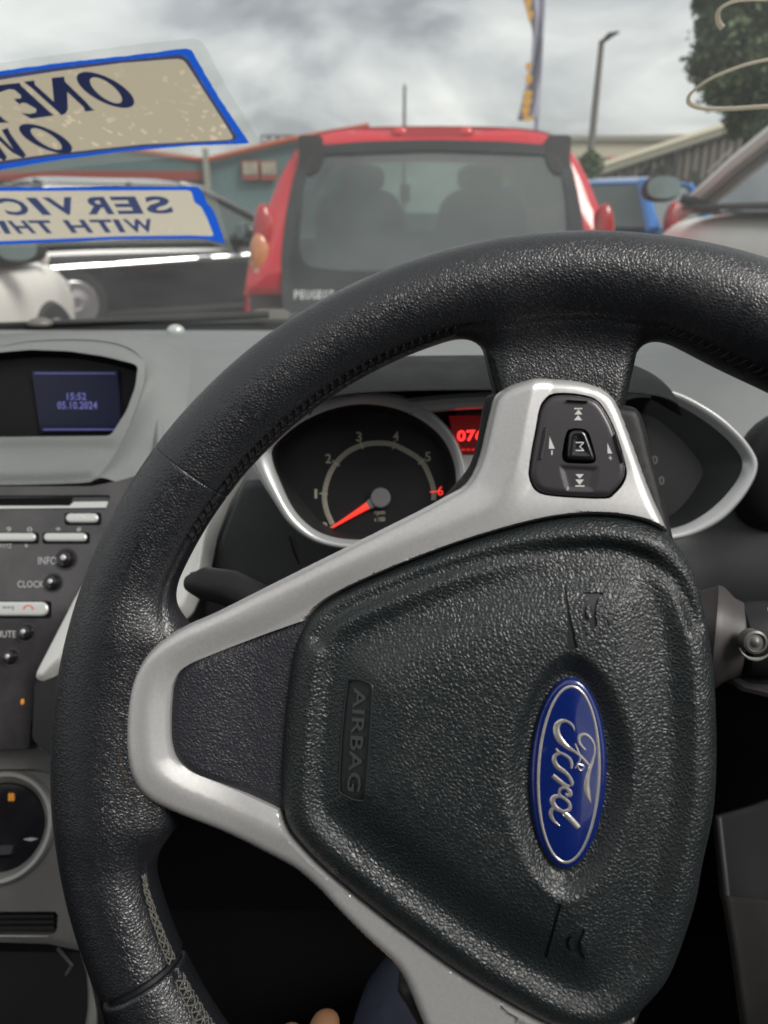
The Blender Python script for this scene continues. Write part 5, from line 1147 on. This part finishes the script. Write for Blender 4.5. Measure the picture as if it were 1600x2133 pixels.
# inside the red car: seats and shelf, seen through the tinted glass
for sx in (-1, 1):
    mb = MB(); mb.ellipsoid((XR+sx*.34, YR+1.25, .98), (.25, .09, .26), 18, 12, p=.6); s_ = mb.build('seat', 'seat', red); mb = MB(); mb.ellipsoid((XR+sx*.33, YR+1.28, 1.29), (.13, .05, .07), 14, 10, p=.7); mb.build('headrest', 'seat', s_)
mb = MB(); mb.box((XR, YR+.40, .84), (1.2, .5, .02)); mb.build('parcel_shelf', 'seat', red, False)
mb = MB(); mb.box((XR, YR+1.6, .93), (1.4, .3, .08)); mb.build('dash_top', 'seat', red, False)
mb = MB(); mb.box((XR-.08, YR+1.58, 1.22), (.06, .004, .10)); mb.build('paper_notice', 'white_paint', red, False)
# ---- warehouse with teal cladding
wh1 = thing('warehouse', 'teal clad warehouse with orange red roof edge and red band beyond the cars', 'warehouse', loc=tuple(UZ(300, 470, 0)*0+np.array([-22, 46, 0])))
YW = 46
def wx(px): return U(px, 400, YW)[0]
def wz(py): return U(800, py, YW)[2]
mb = MB(); V = [(wx(-900), YW+.2, 0), (wx(432), YW+.2, 0), (wx(760), YW+.2, 0), (wx(760), YW+.2, wz(272)), (wx(600), YW+.2, wz(296)), (wx(432), YW+.2, wz(337)), (wx(350), YW+.2, wz(325)), (wx(0), YW+.2, wz(270)), (wx(-900), YW+.2, wz(330))]
V2 = [(a, b+14, c) for a, b, c in V]; n = len(V); mb.add(V+V2, [tuple(range(n)), tuple(range(2*n-1, n-1, -1))]+[(i, n+i, n+(i+1) % n, (i+1) % n) for i in range(n)]); mb.build('wall', 'teal_dark', wh1, False)
for a, b in (((-900,330),(0,266)), ((0,266),(350,322)), ((350,322),(432,334)), ((432,334),(600,293)), ((600,293),(770,262))):
    mb = MB(); mb.tube([(wx(a[0]), YW-.1, wz(a[1])), (wx(b[0]), YW-.1, wz(b[1]))], .16, 6); mb.build('roof_edge', 'orange_trim', wh1)
for k in range(62):
    x0 = -60+k*8.0; topz = wz(335 if x0 > 350 else 270+x0*.15); cen = wx(x0)
    if x0 > 428: break
    mb = MB(); mb.box((cen, YW, (topz+wz(356))/2), (.15, .2, abs(topz-wz(356)))); mb.build('panel', 'teal_clad', wh1, False)
    mb = MB(); mb.box((cen, YW-.05, (wz(356)+wz(376))/2), (.15, .2, wz(356)-wz(376))); mb.build('panel', 'red_trim', wh1, False)
mb = MB(); mb.box((wx(436), YW-.2, wz(352)), (.25, .5, 2.0)); mb.build('downpipe', 'grey_roof', wh1, False)
for x0, x1 in ((508, 542), (546, 578)):
    for zz in (0,):
        mb = MB(); mb.box(((wx(x0)+wx(x1))/2, YW-.05, wz(355)), (wx(x1)-wx(x0), .2, wz(337)-wz(376))); fr_ = mb.build('window_frame', 'red_trim', wh1, False)
        for k in range(3): a = wx(x0+3+k*10); mb = MB(); mb.box((a+.12, YW-.17, wz(351)), (.22, .05, .62)); mb.build('pane', 'pane_cream', fr_, False)
# truss on the roof
tr = thing('roof_gantry', 'grey lattice gantry standing on the roofline left of the red car', 'gantry', loc=(wx(570), YW+3, wz(300)))
for a, b in (((534,272),(610,272)), ((534,292),(610,292)), ((534,272),(534,300)), ((610,272),(610,300)), ((553,272),(553,298)), ((572,272),(572,298)), ((591,272),(591,298))): mb = MB(); mb.tube([(wx(a[0]), YW+3, wz(a[1])), (wx(b[0]), YW+3, wz(b[1]))], .06, 5); mb.build('beam', 'steel', tr)
for k in range(4): mb = MB(); mb.tube([(wx(534+19*k), YW+3.1, wz(292)), (wx(553+19*k), YW+3.1, wz(272))], .04, 5); mb.build('brace', 'steel', tr)
mb = MB(); q = [(wx(640), YW+8, wz(300)), (wx(880), YW+8, wz(300)), (wx(800), YW+8, wz(262)), (wx(720), YW+8, wz(258))]; n = 4; V2 = [(a, b+6, c) for a, b, c in q]
mb.add(q+V2, [(0,1,2,3),(7,6,5,4)]+[(i, n+i, n+(i+1) % n, (i+1) % n) for i in range(n)]); tag(mb.build('low_roof', 'orange_trim', None, False), 'low red roof rising behind the top of the red hatchback', 'roof')
# ---- cream warehouse far right and grey shed in front of it
YC = 90
def cz(py, Y_=YC): return U(800, py, Y_)[2]
def cx(px, Y_=YC): return U(px, 400, Y_)[0]
cw = thing('cream_warehouse', 'long pale cream warehouse roof on the skyline at the right', 'warehouse', loc=(cx(1400), YC, 0))
mb = MB(); V = [(cx(1100), YC, 0), (cx(1900), YC, 0), (cx(1900), YC, cz(268)), (cx(1180), YC, cz(284)), (cx(1100), YC, cz(290))]; V2 = [(a, b+30, c) for a, b, c in V]; n = 5
mb.add(V+V2, [tuple(range(n)), tuple(range(2*n-1, n-1, -1))]+[(i, n+i, n+(i+1) % n, (i+1) % n) for i in range(n)]); mb.build('wall', 'cream_clad', cw, False)
mb = MB(); mb.box(((cx(1100)+cx(1900))/2, YC-.2, cz(288)), (cx(1900)-cx(1100), .3, .5)); mb.build('gutter', 'grey_roof', cw, False)
M['pink_roof'] = mat('faded red roof', (.42, .15, .13), .6, noise=(1, (.36, .14, .12)))
for x0, x1, y0, lb in ((1225, 1262, 326, 'faded red roofed house nearest the lamp post'), (1268, 1320, 322, 'faded red roofed house right of the first, before the cream warehouse')):
    hs = thing('red_roofed_house', lb, 'house', loc=(cx((x0+x1)/2, 70), 70, 0), group='red roofed houses on the skyline')
    a, b = cx(x0, 70), cx(x1, 70); mb = MB(); mb.box(((a+b)/2, 72, cz(345, 70)/2), (b-a, 4, cz(345, 70))); mb.build('wall', 'grey_clad', hs, False)
    mb = MB(); V = [(a, 69.5, cz(346, 70)), (b, 69.5, cz(346, 70)), (b, 74.5, cz(346, 70)), (a, 74.5, cz(346, 70)), (a+.3, 72, cz(y0, 70)), (b-.3, 72, cz(y0, 70))]; mb.add(V, [(0,1,5,4),(2,3,4,5),(0,4,3),(1,2,5)]); mb.build('roof', 'pink_roof', hs, False)
YG = 30
gs = thing('grey_shed', 'grey brown metal clad shed with a roof edge rising to the right', 'shed', loc=(cx(1400, YG), YG, 0))
mb = MB(); V = [(cx(1236, YG), YG, 0), (cx(1800, YG), YG, 0), (cx(1800, YG), YG, cz(170, YG)), (cx(1480, YG), YG, cz(268, YG)), (cx(1236, YG), YG, cz(352, YG))]; V2 = [(a+3, b+15, c) for a, b, c in V]
mb.add(V+V2, [tuple(range(n)), tuple(range(2*n-1, n-1, -1))]+[(i, n+i, n+(i+1) % n, (i+1) % n) for i in range(n)]); mb.build('wall', 'grey_clad', gs, False)
for dy, r_, m_ in ((0, .14, 'cream_clad'), (14, .10, 'grey_roof')):
    mb = MB(); mb.tube([(cx(1230, YG), YG-.2, cz(352+dy, YG)), (cx(1480, YG), YG-.2, cz(266+dy, YG)), (cx(1800, YG), YG-.2, cz(166+dy, YG))], r_, 6); mb.build('roof_edge', m_, gs)
for k in range(26):
    x_ = 1250+k*17; top = 352-(x_-1236)*.344+12; mb = MB(); mb.box((cx(x_, YG), YG-.06, cz(top, YG)/2), (.06, .1, cz(top, YG))); mb.build('panel_rib', 'grey_clad', gs, False)
mb = MB(); mb.box((cx(1395, YG), YG-.15, cz(318, YG)/2), (.22, .2, cz(318, YG))); mb.build('wall_post', 'fence', gs, False)
mb = MB(); mb.tube([(cx(1455, YG), YG-.6, cz(362, YG)), (cx(1497, YG), YG-.6, cz(312, YG))], .05, 6); mb.build('stair_rail', 'grey_roof', gs)
YF = 24
fn = thing('palisade_fence', 'dark palisade fence in front of the grey shed', 'fence', loc=(cx(1330, YF), YF, 0))
for k in range(48):
    x_ = 1228+k*6.5; h_ = cz(372+random.uniform(-1, 1), YF); mb = MB(); mb.box((cx(x_, YF), YF, h_/2), (.035, .02, h_)); mb.build('pale', 'fence', fn, False)
for x_ in (1308, 1446, 1240): mb = MB(); mb.box((cx(x_, YF), YF+.06, cz(356, YF)/2), (.14, .1, cz(356, YF))); mb.build('post', 'fence', fn, False)
for y_ in (380, 420): mb = MB(); mb.box((cx(1380, YF), YF+.03, cz(y_, YF)), (5.0, .04, .05)); mb.build('rail', 'fence', fn, False)
# ---- lamp post, thin pole, feather flag
lp = thing('lamp_post', 'tall grey street lamp post right of the red car', 'lamp post', loc=tuple(U(1230, 340, 18)*np.array([1, 1, 0])))
b_ = U(1228, 340, 18); t_ = U(1252, 84, 18); t_[0] = b_[0]+.03; mb = MB(); mb.tube([(b_[0]-.0, 18, 0), (b_[0], 18, 1.2), (b_[0], 18, 1.25), ((b_[0]+t_[0])/2, 18, (b_[2]+t_[2])/2), tuple(t_)], [.11, .11, .085, .07, .055], 10); mb.build('pole', 'steel', lp)
mb = MB(); mb.tube([tuple(t_-np.array([0, 0, .04])), tuple(t_+np.array([.1, -.3, .05])), tuple(t_+np.array([.16, -.55, .04]))], [.05, .09, .05], 8, flat=.5); mb.build('lamp_head', 'steel', lp)
pl = MB(); a, b = U(842, 300, 30), U(840, 175, 30); pl.tube([(a[0], 30, 0), (a[0], 30, a[2]), (a[0], 30, b[2]-.1), (a[0], 30, b[2])], [.07, .06, .055, .03], 8); tag(pl.build('mast', 'steel', None), 'thin bare mast rising above the middle of the red car roof', 'mast')
fl = thing('feather_flag', 'grey feather flag with orange lettering hanging beside its pole', 'flag', loc=(U(1118, 250, 9)[0], 9, 0))
fx = U(1119, 250, 9)[0]; mb = MB(); mb.tube([(fx, 9, 0), (fx, 9, U(800, 250, 9)[2]), (fx-.02, 9, U(800, 0, 9)[2]+1)], [.03, .025, .015], 8); mb.build('pole', 'flag_cloth', fl)
L_e = [(1050,-160),(1085,-60),(1094,0),(1104,35),(1110,70),(1106,110),(1098,160),(1088,205),(1078,250)]
rows = []
for i, (lx, ly) in enumerate(L_e):
    a, b = U(lx, ly, 9), U(1117, ly, 9); b[0] = fx; rows.append([a*(1-k/5)+b*k/5+np.array([0, .06*math.sin(k*1.3+i*.8), 0]) for k in range(6)])
sheet('cloth', rows, 'flag_cloth', fl, 5, .006)
def blob(cx_, cy_, rx, ry, rot=0):
    f5 = Frame(U(cx_, cy_, 8.86), (0, -1, 0)); mb = MB(); a = np.linspace(0, 2*np.pi, 14, endpoint=False); t = R(rot)
    c = f5.px(cx_, cy_); k_ = 9/1600*.95; prism(mb, f5, [c+k_*np.array([rx*math.cos(q)*math.cos(t)-ry*math.sin(q)*math.sin(t), rx*math.cos(q)*math.sin(t)+ry*math.sin(q)*math.cos(t)])*(1+.15*math.sin(3*q)) for q in a], -.01, .004); mb.build('flag_lettering', 'flag_orange', fl, smooth=False)
for b__ in ((1100,8,6,11),(1105,32,5,9),(1101,140,5,9,8),(1102,165,6,9),(1100,195,8,7),(1098,212,9,8),(1095,230,8,8),(1100,246,10,5)): blob(*b__)
# ---- tree and greenery: trunk, limbs and many leaves
def leaves(name, blobs, n, size, m, par, seed=1):
    rs = np.random.RandomState(seed); V = []; F = []
    tot = sum(b[3]**2 for b in blobs)
    for (x, y, z, r_) in blobs:
        k = int(n*r_**2/tot)
        for _ in range(k):
            d = rs.normal(size=3); d /= np.linalg.norm(d); rad = r_*(.5+.5*rs.rand()**.6+(.42*rs.rand() if rs.rand() < .33 else 0)); c = np.array([x, y, z])+d*rad*np.array([1, 1, .9])
            a = rs.normal(size=3); a /= np.linalg.norm(a); b = np.cross(a, rs.normal(size=3)); b /= np.linalg.norm(b); s = size*(.6+.8*rs.rand())
            i = len(V); V += [c-a*s, c+b*s*.5, c+a*s, c-b*s*.5]; F.append((i, i+1, i+2, i+3))
    o = mesh(name, V, F, m, par, False); return o
YT = 13
tx, tzz = U(1640, 200, YT)[0], 0
tree = thing('tree', 'large dark green broadleaf tree at the upper right corner', 'tree', loc=(tx, YT, 0))
mb = MB(); mb.tube([(tx, YT, 0), (tx+.05, YT, 1.6), (tx, YT, 3.2), (tx+.2, YT, 5)], [.24, .19, .14, .05], 10)
mb.build('trunk', 'bark', tree)
rs = np.random.RandomState(3); bl_ = []
for (x, y, rr_) in ((1640,60,.95),(1560,30,.75),(1500,60,.55),(1480,130,.50),(1520,150,.62),(1560,210,.62),(1500,190,.38),(1600,150,.8),(1600,260,.45),(1540,262,.28),(1700,100,.9),(1720,230,.7),(1480,0,.4),(1540,-60,.7),(1650,-90,.9),(1580,290,.30)):
    p = U(x, y, YT+rs.uniform(-.5, .6)); bl_.append((p[0], p[1], p[2], rr_*.62))
for b__ in bl_[:10]:
    mb = MB(); mb.tube([(tx, YT, 2.0), ((tx+b__[0])/2, YT, (2.2+b__[2])/2), b__[:3]], [.07, .05, .015], 6); mb.build('limb', 'bark', tree)
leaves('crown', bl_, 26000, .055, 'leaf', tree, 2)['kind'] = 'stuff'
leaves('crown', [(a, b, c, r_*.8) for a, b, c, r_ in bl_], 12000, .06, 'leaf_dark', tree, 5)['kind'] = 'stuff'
def shrub(name, label, px, py0, py1, Y_, r_, n, m='leaf_dark', g=None):
    p = U(px, py0, Y_); t = thing(name, label, 'shrub', loc=(p[0], Y_, 0), group=g); z1 = U(px, py1, Y_)[2]; z0 = p[2]
    mb = MB(); mb.tube([(p[0], Y_, 0), (p[0], Y_, z1*.8)], [.05, .02], 6); mb.build('stem', 'bark', t)
    o = leaves('foliage', [(p[0]+random.uniform(-r_, r_)*.5, Y_, z, r_) for z in np.linspace(.3, z1-r_*.6, 7)], n, .07, m, t, int(px)); o['kind'] = 'stuff'
shrub('shrub', 'tall ivy covered shrub at the foot of the lamp post', 1228, 400, 326, 17.5, .22, 3500, 'leaf')
shrub('shrub', 'dark bush behind the fence above the blue car', 1345, 400, 352, 26, .5, 3000, 'fence')
